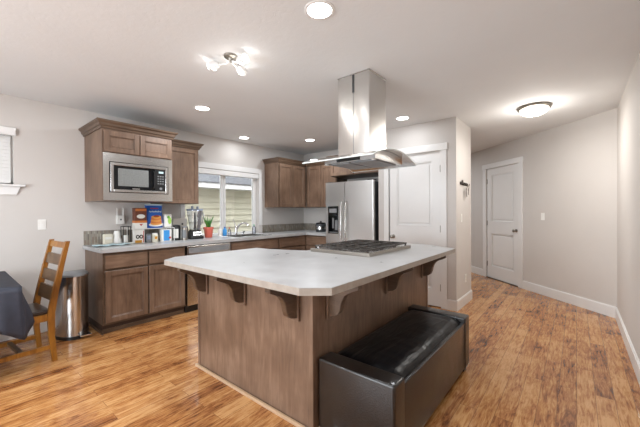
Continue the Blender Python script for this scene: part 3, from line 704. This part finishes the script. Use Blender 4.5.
def chair():
    # local: x = towards the table (forward), y = across, origin between the rear feet
    ox, oy = .65, 3.695; wd_ = Vector((-.097, .9953)); ang = math.atan2(-.097, -.9953)
    W = .42
    base = Vector((ox, oy)) + wd_ * (W / 2)
    t = thing('dining_chair', 'honey oak ladder-back dining chair with dark seat at the table', 'chair', (base.x, base.y, 0), ang)
    T = Matrix.Translation((base.x, base.y, 0)) @ Matrix.Rotation(ang, 4, 'Z')
    # rear posts, each a bent bar from foot to top
    path = [(.0, 0), (.02, .22), (.022, .44), (-.008, .62), (-.06, .88), (-.105, 1.085)]
    def post(y, parent):
        m = MB(T); rings = []
        for k, (x, z) in enumerate(path):
            hw = .017; hd = [.019, .021, .026, .023, .019, .016][k]
            rings.append([(x - hd, y - hw, z), (x + hd, y - hw, z), (x + hd, y + hw, z), (x - hd, y + hw, z)])
        m.loft(rings); return m.build('rear_post', 'chairwood', parent)
    post(-W / 2, t); post(W / 2, t)
    def xat(z):
        for (xa, za), (xb, zb) in zip(path, path[1:]):
            if za <= z <= zb: return xa + (xb - xa) * (z - za) / (zb - za)
        return path[-1][0]
    for z0, z1, mt in ((.545, .665, 'slatwood'), (.71, .805, 'slatwood'), (.862, .957, 'slatwood'), (1.02, 1.072, 'chairwood')):
        xa, xb = xat(z0), xat(z1); m = MB(T)
        m.loft([[(xa - .009, -W / 2 + .015, z0), (xa + .009, -W / 2 + .015, z0), (xa + .009, W / 2 - .015, z0), (xa - .009, W / 2 - .015, z0)], [(xb - .009, -W / 2 + .015, z1), (xb + .009, -W / 2 + .015, z1), (xb + .009, W / 2 - .015, z1), (xb - .009, W / 2 - .015, z1)]])
        m.build('back_slat', mt, t)
    for y in (-.20, .20): MB(T).box(.40, y - .02, 0, .44, y + .02, .43, .003, 1).build('front_leg', 'chairwood', t)
    ap = MB(T)
    for y in (-.20, .20): ap.box(.03, y - .011, .375, .41, y + .011, .435, .002, 1)
    ap.box(.41, -.185, .375, .43, .185, .435); ap.box(.015, -.195, .375, .035, .195, .435); ap.build('apron', 'chairwood', t)
    for y in (-.205, .205): MB(T).box(.0, y - .01, .115, .42, y + .01, .155, .002, 1).build('side_rail', 'chairwood', t)
    MB(T).box(.20, -.195, .12, .235, .195, .15, .002, 1).build('stretcher', 'slatwood', t)
    s = MB(T); s.box(.02, -.20, .437, .46, .20, .475, .014, 3); s.build('seat', 'seat_leather', t, True)
chair()

# ------------------------------------------------------------------ ceiling lights
def can(x, y, label, power=1.0, first=[None]):
    if first[0] is None:
        t = thing('recessed_light', label, 'ceiling light', (x, y, H), 0, 'recessed ceiling lights')
        m = MB(); m.lathe([(.078, 0), (.096, 0), (.096, -.004), (.09, -.007), (.078, -.006), (.076, -.001)], (x, y, H), 32); m.build('trim_ring', 'white', t, True)
        m = MB(); m.lathe([(0, -.004), (.077, -.004), (.077, -.001), (0, -.001)], (x, y, H), 32); m.build('lens', 'lamp', t)
        first[0] = t
    else:
        t = copy_tree(first[0]); t.location = (x, y, H); t['label'] = label
    area('can_light', (x, y, H - .012), (0, 0, 0), .14, .14, CAN_POWER * power, (.9, .95, 1), 'DISK')
can(1.518, 1.244, 'large round recessed light nearest the viewer, above the near end of the island')
can(2.024, 3.502, 'round recessed light above the microwave cabinet counter', 1.9)
can(3.28, 4.36, 'round recessed light close to the wall above the kitchen window', .22)
can(4.144, 3.629, 'round recessed light in front of the corner wall cabinets', 1.2)
can(3.988, 1.823, 'round recessed light in front of the white pantry door', .36)
can(-.9, .9, 'added unseen recessed fill light over the seating end behind the viewer', 2.2)  # out of view, added to brighten the room from behind
can(-.9, 3.2, 'added unseen recessed fill light over the dining table', 2.4)  # another added fill, unseen above the table
can(.35, 2.1, 'added unseen recessed fill light over the open floor by the dining area', 1.4)  # unseen, added to lift the base cabinet fronts
can(6.35, 2.9, 'added unseen recessed fill light round the corner at the far end of the hall', 2.2)  # hidden behind the pantry, added to brighten the hall
def spot_cluster():
    c = (1.50, 2.16)
    t = thing('ceiling_spotlight', 'small three-headed white spotlight fixture on the ceiling', 'ceiling light', (*c, H))
    m = MB(); m.lathe([(0, 0), (.055, 0), (.052, -.015), (.02, -.022), (.012, -.05), (0, -.052)], (*c, H), 24); m.build('base', 'nickel', t, True)
    for hx, hy in ((1.435, 2.30), (1.52, 2.045), (1.63, 2.20)):
        dv = Vector((hx - c[0], hy - c[1], 0)).normalized(); z = H - .05
        m = MB(); m.tube([(c[0], c[1], z + .01), (c[0] + dv.x * .05, c[1] + dv.y * .05, z - .008), (hx - dv.x * .03, hy - dv.y * .03, z - .01)], .006, 8); a_ = m.build('arm', 'white', t, True)
        e = Vector((hx, hy, z - .01)); m = MB()
        m.tube([e - dv * .045, e - dv * .02, e + dv * .03, e + dv * .04], [.018, .032, .036, .034], 16); m.build('shade', 'white', a_, True)
        m = MB(); m.tube([e + dv * .0401, e + dv * .046, e + dv * .05], [.034, .028, .01], 16); m.build('bulb', 'lamp', a_, True)
        m = MB(); m.lathe([(0, -.036), (.02, -.03), (.03, -.01), (0, -.009)], tuple(e), 14); m.build('diffuser', 'lamp', a_, True)
    l = bpy.data.lights.new('spot_cluster_light', 'POINT'); l.energy = 1.2; l.color = (1, .97, .92); l.shadow_soft_size = .06
    o_ = bpy.data.objects.new('spot_cluster_light', l); COL.objects.link(o_); o_.location = (c[0] + .06, c[1], H - .16)
spot_cluster()
def dome():
    x, y = 4.60, .40
    t = thing('dome_light', 'flush dome ceiling light with metal rim in the hallway', 'ceiling light', (x, y, H))
    m = MB(); m.lathe([(0, 0), (.175, 0), (.18, -.012), (.172, -.028), (.155, -.034), (0, -.034)], (x, y, H), 36); m.build('rim', 'nickel', t, True)
    m = MB(); m.lathe([(.150, -.034), (.146, -.055), (.125, -.08), (.085, -.10), (.04, -.11), (0, -.112)], (x, y, H), 36); m.build('glass_bowl', 'dome', t, True)
    m = MB(); m.lathe([(0, 0), (.01, 0), (.012, -.01), (.006, -.02), (0, -.022)], (x, y, H - .111), 12); m.build('finial', 'nickel', t, True)
    l = bpy.data.lights.new('dome_lamp', 'POINT'); l.energy = 9; l.color = (1, .96, .9); l.shadow_soft_size = .12
    o_ = bpy.data.objects.new('dome_lamp', l); COL.objects.link(o_); o_.location = (x, y, H - .26)
    area('dome_down_light', (x, y, H - .14), (0, 0, 0), .26, .26, 14, (1, .97, .93), 'DISK')
dome()

# ------------------------------------------------------------------ wall plates and hooks
def plate(T, u, z, name, label, kind, cat):
    t = thing(name, label, cat, T @ Vector((u, -.003, z)))
    MB(T).box(u - .036, -.006, z - .058, u + .036, -.0005, z + .058, .002, 1).build('cover_plate', 'white_plastic', t)
    if kind == 'switch': MB(T).box(u - .017, -.010, z - .033, u + .017, -.006, z + .033, .002, 1).build('rocker', 'white_plastic', t)
    else:
        for dz in (-.02, .02): MB(T).box(u - .014, -.008, z + dz - .014, u + .014, -.006, z + dz + .014, .002, 1).build('socket', 'cream', t)
TK = frame(0, YK, 0); TE = frame(0, YE, 0)
plate(TK, .727, 1.221, 'light_switch', 'white light switch on the wall left of the base cabinets', 'switch', 'light switch')
plate(HALL, -1.116, 1.253, 'light_switch', 'white light switch right of the hall door', 'switch', 'light switch')
plate(TE, 4.63, 1.25, 'light_switch', 'white light switch below the key rack on the pantry end wall', 'switch', 'light switch')
plate(TE, 4.84, .373, 'wall_outlet', 'white outlet low on the pantry end wall', 'outlet', 'outlet')
def key_rack():
    t = thing('key_rack', 'small dark metal key rack on the pantry end wall', 'key rack', (4.73, YE - .01, 1.73))
    m = MB(); m.box(4.56, YE - .014, 1.715, 4.90, YE - .002, 1.755, .004, 1); m.box(4.64, YE - .014, 1.75, 4.70, YE - .004, 1.785, .006, 1); m.build('back_bar', 'bronze', t)
    for k in range(4):
        x = 4.60 + k * .085; m = MB(); m.tube([(x, YE - .014, 1.72), (x, YE - .04, 1.705), (x, YE - .05, 1.72), (x, YE - .05, 1.735)], .006, 8); m.build('hook', 'bronze', t, True)
    for n, (x, ln, mt, lb) in enumerate(((4.77, .12, 'bronze', 'dark bunch of keys hanging from the middle of the key rack'), (4.855, .09, 'bronze', 'small set of keys hanging from the right hook of the key rack'))):
        kt = thing('key_bunch', lb, 'keys', (x, YE - .045, 1.70)); m = MB()
        m.tube([(x + .016 * math.cos(a_ * math.pi / 6), YE - .045, 1.688 + .016 * math.sin(a_ * math.pi / 6)) for a_ in range(13)], .0025, 6); m.build('ring', 'nickel', kt)
        for j, dx in enumerate((-.02, 0, .02)):
            m = MB(); m.prism([(x + dx - .011, 1.672), (x + dx + .011, 1.672), (x + dx + .013, 1.65), (x + dx + .005, 1.64), (x + dx + .008, 1.672 - ln), (x + dx - .008, 1.672 - ln), (x + dx - .005, 1.64), (x + dx - .013, 1.65)], 0, .003,
                              T=Matrix.Translation((0, YE - .044 + j * .006, 0)) @ Matrix.Rotation(math.pi / 2, 4, 'X')); m.build('key', mt, kt)
key_rack()

# ------------------------------------------------------------------ things on the kitchen counter
Z0 = CT + .0005
def bx(name, mat, label, cat, q, bev=.003, group=None, rz=0):
    """a carton: body; returns the thing"""
    x0, y0, z0, x1, y1, z1 = q
    t = thing(name, label, cat, ((x0 + x1) / 2, (y0 + y1) / 2, z0), rz, group)
    T = Matrix.Translation(t.location) @ Matrix.Rotation(rz, 4, 'Z') @ Matrix.Translation(-Vector(t.location))
    MB(T).box(x0, y0, z0, x1, y1, z1, bev, 1).build('body', mat, t); return t, T
# wire shelf rack
def rack():
    t = thing('wire_shelf', 'white wire countertop shelf carrying pancake mixes', 'shelf rack', (1.82, 4.5, Z0))
    x0, x1, y0, y1, z = 1.575, 2.095, 4.40, 4.63, 1.135
    m = MB(); m.tube([(x0, y0, z), (x1, y0, z), (x1, y1, z), (x0, y1, z), (x0, y0, z)], .0045, 6)
    for k in range(1, 14): x = x0 + k * (x1 - x0) / 14; m.tube([(x, y0, z), (x, y1, z)], .0025, 5)
    m.build('deck', 'white_plastic', t)
    for x in (x0, x1):
        for y in (y0, y1): MB().tube([(x, y, Z0), (x, y, z)], .0045, 6).build('leg', 'white_plastic', t)
rack()
RZ = 1.1405
t, T = bx('pancake_mix_box', 'brownbox', 'brown and white pancake mix box standing on the wire shelf', 'food box', (1.60, 4.43, RZ, 1.745, 4.52, 1.412))
MB().box(1.598, 4.427, RZ, 1.747, 4.523, 1.215, .002, 1).build('lower_band', 'paper', t)
MB().box(1.598, 4.4265, 1.215, 1.747, 4.5235, 1.245, .002, 1).build('stripe', 'orange', t)
MB().box(1.605, 4.4255, 1.37, 1.74, 4.43, 1.402).build('heading', 'orange', t)
m = MB(); m.lathe([(0, 0), (.05, 0), (.05, .004), (0, .004)], n=20, T=Matrix.Translation((1.672, 4.430, 1.30)) @ Matrix.Rotation(math.pi / 2, 4, 'X') @ Matrix.Diagonal((1, .55, 1, 1))); m.build('plate_picture', 'paper', t)
m = MB(); m.prism([(1.65, 1.20), (1.695, 1.20), (1.672, 1.175)], 0, .003, T=Matrix.Translation((0, 4.4268, 0)) @ Matrix.Rotation(math.pi / 2, 4, 'X')); m.build('emblem', 'red', t)
def blue_bag():
    t = thing('pancake_mix_bag', 'glossy blue bag with a pancake stack picture on the wire shelf', 'food bag', (1.86, 4.5, RZ))
    cx, w = 1.862, .112; rings = []
    for k in range(13):
        f = k / 12; z = RZ + .31 * f; th = .045 * math.sin(math.pi * min(1, .25 + f * .75)) + .003; ww = w * (1 - .03 * math.sin(math.pi * f)) + (.006 if k in (12, 0) else 0)
        y = 4.50; r = []
        for j in range(20):
            a_ = 2 * math.pi * j / 20; r.append((cx + ww * math.copysign(abs(math.cos(a_)) ** .5, math.cos(a_)), y + th * math.copysign(abs(math.sin(a_)) ** .8, math.sin(a_)), z))
        rings.append(r)
    MB().loft(rings).build('body', 'blue', t, True)
    def disc(x, z, r1, r2, mt, nm, y):
        m = MB(); m.lathe([(0, 0), (1, 0), (.96, .003), (0, .004)], n=24, T=Matrix.Translation((x, y, z)) @ Matrix.Rotation(math.pi / 2, 4, 'X') @ Matrix.Diagonal((r1, r2, 1, 1))); m.build(nm, mt, t, True)
    disc(cx + .012, RZ + .045, .095, .028, 'paper', 'plate_picture', 4.4535)
    for k in range(5): disc(cx + .012, RZ + .06 + k * .022, .078 - k * .003, .024, 'pancake' if k % 2 == 0 else 'orange', 'pancake_picture', 4.452 - k * .0012)
    disc(cx + .012, RZ + .158, .04, .016, 'syrup', 'syrup_picture', 4.446)
    # two lines of script-like lettering, too small to read in the photo
    for z, mt, am, x0, x1 in ((RZ + .265, 'red', .008, 1.80, 1.90), (RZ + .222, 'lightblue', .014, 1.785, 1.945)):
        m = MB(); n = 40; m.tube([(x0 + (x1 - x0) * i / n, 4.452, z + am * math.sin(i * 1.3) * (.6 + .4 * math.sin(i * .7))) for i in range(n + 1)], .0042, 5); m.build('lettering', mt, t)
    MB().box(1.755, 4.478, RZ + .305, 1.968, 4.522, RZ + .325, .002, 1).build('top_seal', 'lightblue', t)
blue_bag()
t, T = bx('snack_bag', 'paper', 'white and green snack packet at the right end of the wire shelf', 'food bag', (1.985, 4.44, RZ, 2.085, 4.53, 1.328), .012)
m = MB(); m.lathe([(0, 0), (1, 0), (.9, .003), (0, .003)], n=18, T=Matrix.Translation((2.052, 4.4405, 1.235)) @ Matrix.Rotation(math.pi / 2, 4, 'X') @ Matrix.Diagonal((.026, .05, 1, 1))); m.build('leaf_mark', 'limepack', t)
m = MB(); m.lathe([(0, 0), (1, 0), (.9, .003), (0, .003)], n=18, T=Matrix.Translation((2.035, 4.440, 1.285)) @ Matrix.Rotation(math.pi / 2, 4, 'X') @ Matrix.Diagonal((.02, .02, 1, 1))); m.build('leaf_mark', 'green', t)
t, T = bx('coffee_box', 'paper', 'white box with dark round marks and amber base below the pancake mix box', 'food box', (1.59, 4.415, Z0, 1.71, 4.50, 1.128))
for x in (1.625, 1.668):
    m = MB(); m.lathe([(.5, 0), (1, 0), (1, .003), (.5, .003), (.5, 0)], n=20, T=Matrix.Translation((x, 4.4155, 1.035)) @ Matrix.Rotation(math.pi / 2, 4, 'X') @ Matrix.Diagonal((.022, .026, 1, 1))); m.build('round_mark', 'black', t)
MB().box(1.595, 4.4125, Z0 + .005, 1.675, 4.4155, Z0 + .04).build('amber_band', 'amber', t); MB().box(1.692, 4.4125, Z0 + .01, 1.70, 4.4155, 1.11).build('red_stripe', 'red', t)
t, T = bx('carton', 'grey', 'small grey blue carton under the wire shelf', 'carton', (1.738, 4.43, Z0, 1.80, 4.50, 1.065)); MB().box(1.75, 4.4275, .99, 1.79, 4.4305, 1.04).build('label_panel', 'mugblue', t)
def jar(x, y, r, h, mat, capm, label, nm='jar'):
    t = thing(nm, label, 'jar', (x, y, Z0)); m = MB(); m.lathe([(0, 0), (r * .95, 0), (r, .006), (r, h * .8), (r * .8, h * .88), (0, h * .88)], (x, y, Z0), 20); m.build('body', mat, t, True)
    m = MB(); m.lathe([(0, h * .88), (r * .85, h * .88), (r * .85, h), (0, h)], (x, y, Z0), 20); m.build('lid', capm, t, True); return t
t = jar(1.856, 4.46, .042, .118, 'cream', 'white_plastic', 'small cream coloured jar between two cartons under the wire shelf'); MB().box(1.84, 4.414, .99, 1.872, 4.42, 1.025).build('label_panel', 'amber', t)
t, T = bx('cereal_bar_box', 'paper', 'white box with a blue front panel at the right end under the wire shelf', 'food box', (1.925, 4.40, Z0, 2.06, 4.47, 1.115))
MB().box(1.95, 4.3975, .96, 2.03, 4.4005, 1.105).build('blue_panel', 'blue2', t)
m = MB(); m.lathe([(0, 0), (1, 0), (.9, .003), (0, .003)], n=14, T=Matrix.Translation((2.035, 4.398, 1.0)) @ Matrix.Rotation(math.pi / 2, 4, 'X') @ Matrix.Diagonal((.018, .013, 1, 1))); m.build('berry_mark', 'red', t)
# left end of the counter
def left_end():
    t = thing('paper_packet', 'cream packet standing at the left end of the counter', 'packet', (1.32, 4.52, Z0))
    MB().box(1.27, 4.49, Z0, 1.37, 4.55, 1.085, .012).build('body', 'cream', t); MB().box(1.285, 4.487, 1.02, 1.355, 4.4905, 1.05).build('label_panel', 'paper', t)
    m = MB(); rings = []
    for z, k in ((Z0, 1), (1.00, .97), (1.07, .75), (1.12, .5)):
        rings.append([(1.425 + .055 * k * math.cos(a_ * math.pi / 6) * (1 + .12 * math.sin(a_ * 2.1 + z * 30)), 4.53 + .04 * k * math.sin(a_ * math.pi / 6), z) for a_ in range(12)])
    m.loft(rings); tag(m.build('plastic_bag', 'white_plastic', None, True), 'crumpled white plastic bag beside the cream packet', 'bag')
    t = thing('folded_cloth', 'pale blue folded cloth lying flat at the left counter end', 'cloth', (1.3, 4.35, Z0))
    m = MB(); n = 14; b = bmesh.new(); V = []
    for i in range(n + 1):
        V.append([b.verts.new((1.13 + .36 * i / n, 4.27 + .17 * j / 6, Z0 + .020 + .007 * math.sin(i * 1.1 + j * .8) * math.cos(j * .9))) for j in range(7)])
    for i in range(n):
        for j in range(6): b.faces.new((V[i][j], V[i + 1][j], V[i + 1][j + 1], V[i][j + 1]))
    m.merge(b); o = m.build('cloth', 'lightblue', t, True); sd = o.modifiers.new('s', 'SOLIDIFY'); sd.thickness = .009; sd.offset = -1
    MB().box(1.14, 4.42, Z0, 1.20, 4.47, Z0 + .02, .006).build('folded_corner', 'paper', t)
    t = thing('wall_charger', 'white wall charger with two upright prongs plugged in above the backsplash', 'charger', (1.50, YK - .03, 1.19))
    m = MB(); m.box(1.462, YK - .05, 1.20, 1.548, YK - .002, 1.315, .006); m.build('body', 'white_plastic', t)
    for x in (1.470, 1.540): MB().tube([(x, YK - .026, 1.31), (x + (1.505 - x) * -.05, YK - .026, 1.41)], .007, 8).build('prong', 'white_plastic', t, True)
    MB().box(1.495, YK - .052, 1.25, 1.515, YK - .049, 1.27).build('button', 'grey', t)
    t = thing('wire_lantern', 'small black wire frame lantern holding a white candle', 'lantern', (1.50, 4.47, Z0))
    m = MB(); x0, x1, y0, y1, z1 = 1.463, 1.547, 4.43, 4.51, 1.178
    for x in (x0, x1):
        for y in (y0, y1): m.box(x - .0035, y - .0035, Z0, x + .0035, y + .0035, z1)
    for z in (Z0, z1 - .007):
        m.box(x0, y0 - .0035, z, x1, y0 + .0035, z + .007); m.box(x0, y1 - .0035, z, x1, y1 + .0035, z + .007); m.box(x0 - .0035, y0, z, x0 + .0035, y1, z + .007); m.box(x1 - .0035, y0, z, x1 + .0035, y1, z + .007)
    m.box(x0, y0, Z0, x1, y1, Z0 + .006); m.build('wire_frame', 'black', t)
    m = MB(); m.lathe([(0, 0), (.026, 0), (.026, .10), (.022, .105), (0, .10)], (1.505, 4.47, Z0 + .006), 16); m.build('candle', 'paper', t, True)
    t = thing('glass_dish', 'small clear dish in front of the wire lantern', 'dish', (1.53, 4.36, Z0))
    m = MB(); m.lathe([(0, 0), (.028, 0), (.04, .024), (.037, .024), (.026, .005), (0, .005)], (1.53, 4.36, Z0), 18); m.build('bowl', 'paper', t, True)
    m = MB(); m.lathe([(0, 0), (.012, 0), (.010, .012), (0, .014)], (1.53, 4.36, Z0 + .0055), 12); m.build('sweet', 'green', t, True)
left_end()
# jars, boxes behind, blender
bx_t, T = bx('storage_box', 'paper', 'tall plain white box against the wall behind the canisters', 'box', (2.17, 4.60, Z0, 2.39, 4.67, 1.262), .006)
m = MB(); m.lathe([(0, 0), (.014, 0), (.014, .004), (0, .004)], n=14, T=Matrix.Translation((2.315, 4.60, 1.175)) @ Matrix.Rotation(math.pi / 2, 4, 'X')); m.build('round_mark', 'black', bx_t)
def canister(x, y, r, h, body, lab, capm, label):
    t = thing('canister', label, 'canister', (x, y, Z0)); m = MB(); m.lathe([(0, 0), (r, 0), (r, h * .82), (r * .9, h * .88), (0, h * .88)], (x, y, Z0), 24); m.build('body', body, t, True)
    m = MB(); m.lathe([(0, h * .88), (r * .93, h * .88), (r * .93, h * .96), (r * .3, h), (0, h)], (x, y, Z0), 24); m.build('lid', capm, t, True)
    b = bmesh.new(); V = []
    for i in range(9):
        a_ = math.radians(225 + (i - 4) * 11); V.append((b.verts.new((x + (r + .0012) * math.cos(a_), y + (r + .0012) * math.sin(a_), Z0 + h * .15)), b.verts.new((x + (r + .0012) * math.cos(a_), y + (r + .0012) * math.sin(a_), Z0 + h * .74))))
    for A, B in zip(V, V[1:]): b.faces.new((A[0], B[0], B[1], A[1]))
    m = MB(); m.merge(b); m.build('label_panel', lab, t, True)
canister(2.165, 4.47, .052, .222, 'black', 'paper', 'black', 'black canister with a white label left of the blender')
canister(2.262, 4.42, .044, .20, 'nickel', 'grey', 'grey', 'grey metal canister between the black canister and the blender')
def blender_():
    x, y = 2.445, 4.47
    t = thing('blender', 'countertop blender with clear square pitcher and black silver base', 'blender', (x, y, Z0))
    m = MB(); rings = []
    for z, hx, hy in ((0, .095, .09), (.02, .10, .095), (.07, .092, .085), (.125, .065, .062), (.135, .06, .058)):
        rings.append([(x - hx, y - hy * .8, Z0 + z), (x - hx * .8, y - hy, Z0 + z), (x + hx * .8, y - hy, Z0 + z), (x + hx, y - hy * .8, Z0 + z), (x + hx, y + hy, Z0 + z), (x - hx, y + hy, Z0 + z)])
    bs = MB().loft(rings).build('base', 'black', t)
    m = MB(); m.loft([[(x - .078, y - .098, Z0 + .055), (x + .08, y - .098, Z0 + .055), (x + .08, y - .09, Z0 + .055), (x - .078, y - .09, Z0 + .055)], [(x - .068, y - .078, Z0 + .115), (x + .068, y - .078, Z0 + .115), (x + .068, y - .06, Z0 + .115), (x - .068, y - .06, Z0 + .115)]]); m.build('control_panel', 'steel_h', bs)
    for k in range(4): MB().box(x - .05 + k * .028, y - .094, Z0 + .075, x - .032 + k * .028, y - .086, Z0 + .088).build('button', 'black', bs)
    m = MB(); rings = []
    for z, h_ in ((.137, .055), (.16, .062), (.42, .088), (.425, .088)): rings.append([(x + h_ * a_, y + h_ * b_, Z0 + z) for a_, b_ in ((-1, -.8), (-.8, -1), (.8, -1), (1, -.8), (1, .8), (.8, 1), (-.8, 1), (-1, .8))])
    pt = m.loft(rings).build('pitcher', 'jar_glass', t)
    m = MB(); m.tube([(x, y, Z0 + .14), (x, y, Z0 + .40)], [.016, .010], 10); m.box(x - .035, y - .006, Z0 + .16, x + .035, y + .006, Z0 + .166); m.box(x - .03, y - .006, Z0 + .25, x + .03, y + .006, Z0 + .256); m.build('blade_shaft', 'grey_dark', pt)
    m = MB(); m.box(x - .088, y - .088, Z0 + .426, x + .088, y + .088, Z0 + .452, .006); m.box(x - .05, y - .02, Z0 + .452, x - .03, y + .02, Z0 + .495, .004); m.box(x + .035, y - .02, Z0 + .452, x + .055, y + .02, Z0 + .49, .004); m.build('lid', 'mugblue', t)
    m = MB(); m.tube([(x + .088, y, Z0 + .42), (x + .13, y, Z0 + .40), (x + .14, y, Z0 + .33), (x + .125, y, Z0 + .24), (x + .075, y, Z0 + .20)], .010, 8); m.build('handle', 'jar_glass', t, True)
blender_()
def plant():
    x, y = 2.70, 4.52
    t = thing('potted_aloe', 'spiky green aloe in a salmon pink pot on the window side counter', 'potted plant', (x, y, Z0))
    m = MB(); m.lathe([(0, 0), (.052, 0), (.056, .01), (.072, .135), (.078, .14), (.078, .165), (.070, .165), (.066, .14), (0, .14)], (x, y, Z0), 28); m.build('pot', 'salmon', t, True)
    m = MB(); m.lathe([(0, .145), (.066, .142), (.066, .148), (0, .153)], (x, y, Z0), 20); m.build('soil', 'soil', t)
    rng = random.Random(5)
    for k in range(14):
        a_ = k * 2.4; ln = rng.uniform(.10, .2); out = rng.uniform(.02, .09); r0 = rng.uniform(.009, .014)
        pts = [(x + math.cos(a_) * (.012 + out * f ** 1.4), y + math.sin(a_) * (.012 + out * f ** 1.4), Z0 + .148 + ln * f) for f in (0, .25, .5, .75, 1)]
        m = MB(); m.tube(pts, [r0, r0 * 1.15, r0 * .9, r0 * .5, .001], 7); m.build('leaf', 'leafgreen' if k % 3 else 'green', t, True)
plant()
def bottle(x, y, r, h, body, capm, label, pump=False, nm='soap_bottle'):
    t = thing(nm, label, 'bottle', (x, y, Z0)); m = MB(); m.lathe([(0, 0), (r * .92, 0), (r, .008), (r, h * .62), (r * .55, h * .76), (r * .3, h * .8), (r * .3, h * .85), (0, h * .85)], (x, y, Z0), 18); m.build('body', body, t, True)
    m = MB(); m.lathe([(0, h * .851), (r * .38, h * .851), (r * .36, h * .93), (0, h * .94)], (x, y, Z0), 14)
    if pump: m.tube([(x, y, Z0 + h * .93), (x, y, Z0 + h), (x - r * .9, y - r * .5, Z0 + h * .99)], .004, 6)
    m.build('pump' if pump else 'cap', capm, t, True)
bottle(2.945, 4.575, .034, .16, 'white_plastic', 'white_plastic', 'white soap bottle left of the blue one behind the sink', True)
bottle(3.035, 4.575, .034, .165, 'blue2', 'blue', 'bright blue dish soap bottle behind the sink')
bottle(3.125, 4.575, .030, .14, 'jar_glass', 'salmon', 'clear hand soap bottle with peach pump right of the blue one', True)
bottle(3.67, 4.60, .036, .18, 'jar_glass', 'greencap', 'clear bottle with green cap at the right end of the window')
def sink():
    t = thing('kitchen_sink', 'white double rimmed sink set in the counter below the window', 'sink', (3.27, 4.32, .78))
    x0, x1, y0, y1 = SK; m = MB(); z = CT + .001; r = .03
    for q in ((x0 - r, y0 - r, x0 + .005, y1 + r), (x1 - .005, y0 - r, x1 + r, y1 + r), (x0, y0 - r, x1, y0 + .005), (x0, y1 - .005, x1, y1 + r)): m.box(q[0], q[1], z, q[2], q[3], z + .009, .003, 1)
    m.build('rim', 'steel_h', t)
    m = MB(); g_ = .004
    m.box(x0 + g_, y0 + g_, .76, x1 - g_, y1 - g_, .768)
    for q in ((x0 + g_, y0 + g_, x0 + .012, y1 - g_), (x1 - .012, y0 + g_, x1 - g_, y1 - g_), (x0 + g_, y0 + g_, x1 - g_, y0 + .012), (x0 + g_, y1 - .012, x1 - g_, y1 - g_), (3.26, y0 + g_, 3.28, y1 - g_)): m.box(q[0], q[1], .76, q[2], q[3], CT)
    m.build('basin', 'steel', t)
    f = thing('faucet', 'chrome single lever kitchen faucet with arched spout', 'faucet', (3.26, 4.575, Z0))
    m = MB(); m.lathe([(0, 0), (.034, 0), (.032, .008), (.024, .014), (.023, .12), (.02, .14), (0, .145)], (3.27, 4.59, Z0 + .0), 20); m.build('body', 'chrome', f, True)
    m = MB(); m.tube([(3.27, 4.58, Z0 + .10), (3.30, 4.555, Z0 + .17), (3.34, 4.52, Z0 + .205), (3.385, 4.48, Z0 + .21), (3.41, 4.455, Z0 + .19), (3.415, 4.45, Z0 + .165)], [.018, .017, .016, .016, .018, .019], 12); m.build('spout', 'chrome', f, True)
    m = MB(); m.tube([(3.27, 4.59, Z0 + .14), (3.25, 4.60, Z0 + .20), (3.22, 4.61, Z0 + .285)], [.014, .009, .007], 10); m.build('lever', 'chrome', f, True)
    s = thing('side_sprayer', 'dark sprayer resting low in front of the faucet', 'sprayer', (3.42, 4.545, Z0 + .0)); m = MB()
    m.lathe([(0, 0), (.02, 0), (.018, .02), (0, .02)], (3.42, 4.59, Z0), 12); m.build('base', 'chrome', s, True)
    m = MB(); m.tube([(3.42, 4.59, Z0 + .02), (3.42, 4.59, Z0 + .045), (3.45, 4.58, Z0 + .055)], .011, 8); m.build('head', 'grey_dark', s, True)
sink()
def rice_cooker():
    x, y = 4.80, 3.93
    t = thing('slow_cooker', 'small black and steel slow cooker on the corner counter by the refrigerator', 'slow cooker', (x, y, Z0))
    m = MB(); m.lathe([(0, 0), (.088, 0), (.10, .01), (.102, .15), (.098, .16), (0, .16)], (x, y, Z0), 28); m.build('body', 'grey_dark', t, True)
    m = MB(); m.lathe([(.1035, .05), (.1045, .05), (.1045, .11), (.1035, .11)], (x, y, Z0), 28); m.build('steel_band', 'steel_h', t, True)
    m = MB(); m.lathe([(0, .161), (.102, .161), (.095, .178), (.05, .19), (0, .192)], (x, y, Z0), 28); m.build('lid', 'black_gloss', t, True)
    m = MB(); m.lathe([(0, 0), (.012, 0), (.02, .015), (.018, .022), (0, .024)], (x, y, Z0 + .191), 14); m.build('lid_knob', 'black', t, True)
    for s_ in (-1, 1): MB().box(x - .02, y + s_ * .118 - .018, Z0 + .11, x + .02, y + s_ * .118 + .018, Z0 + .125, .004, 1).build('side_handle', 'black', t)
rice_cooker()
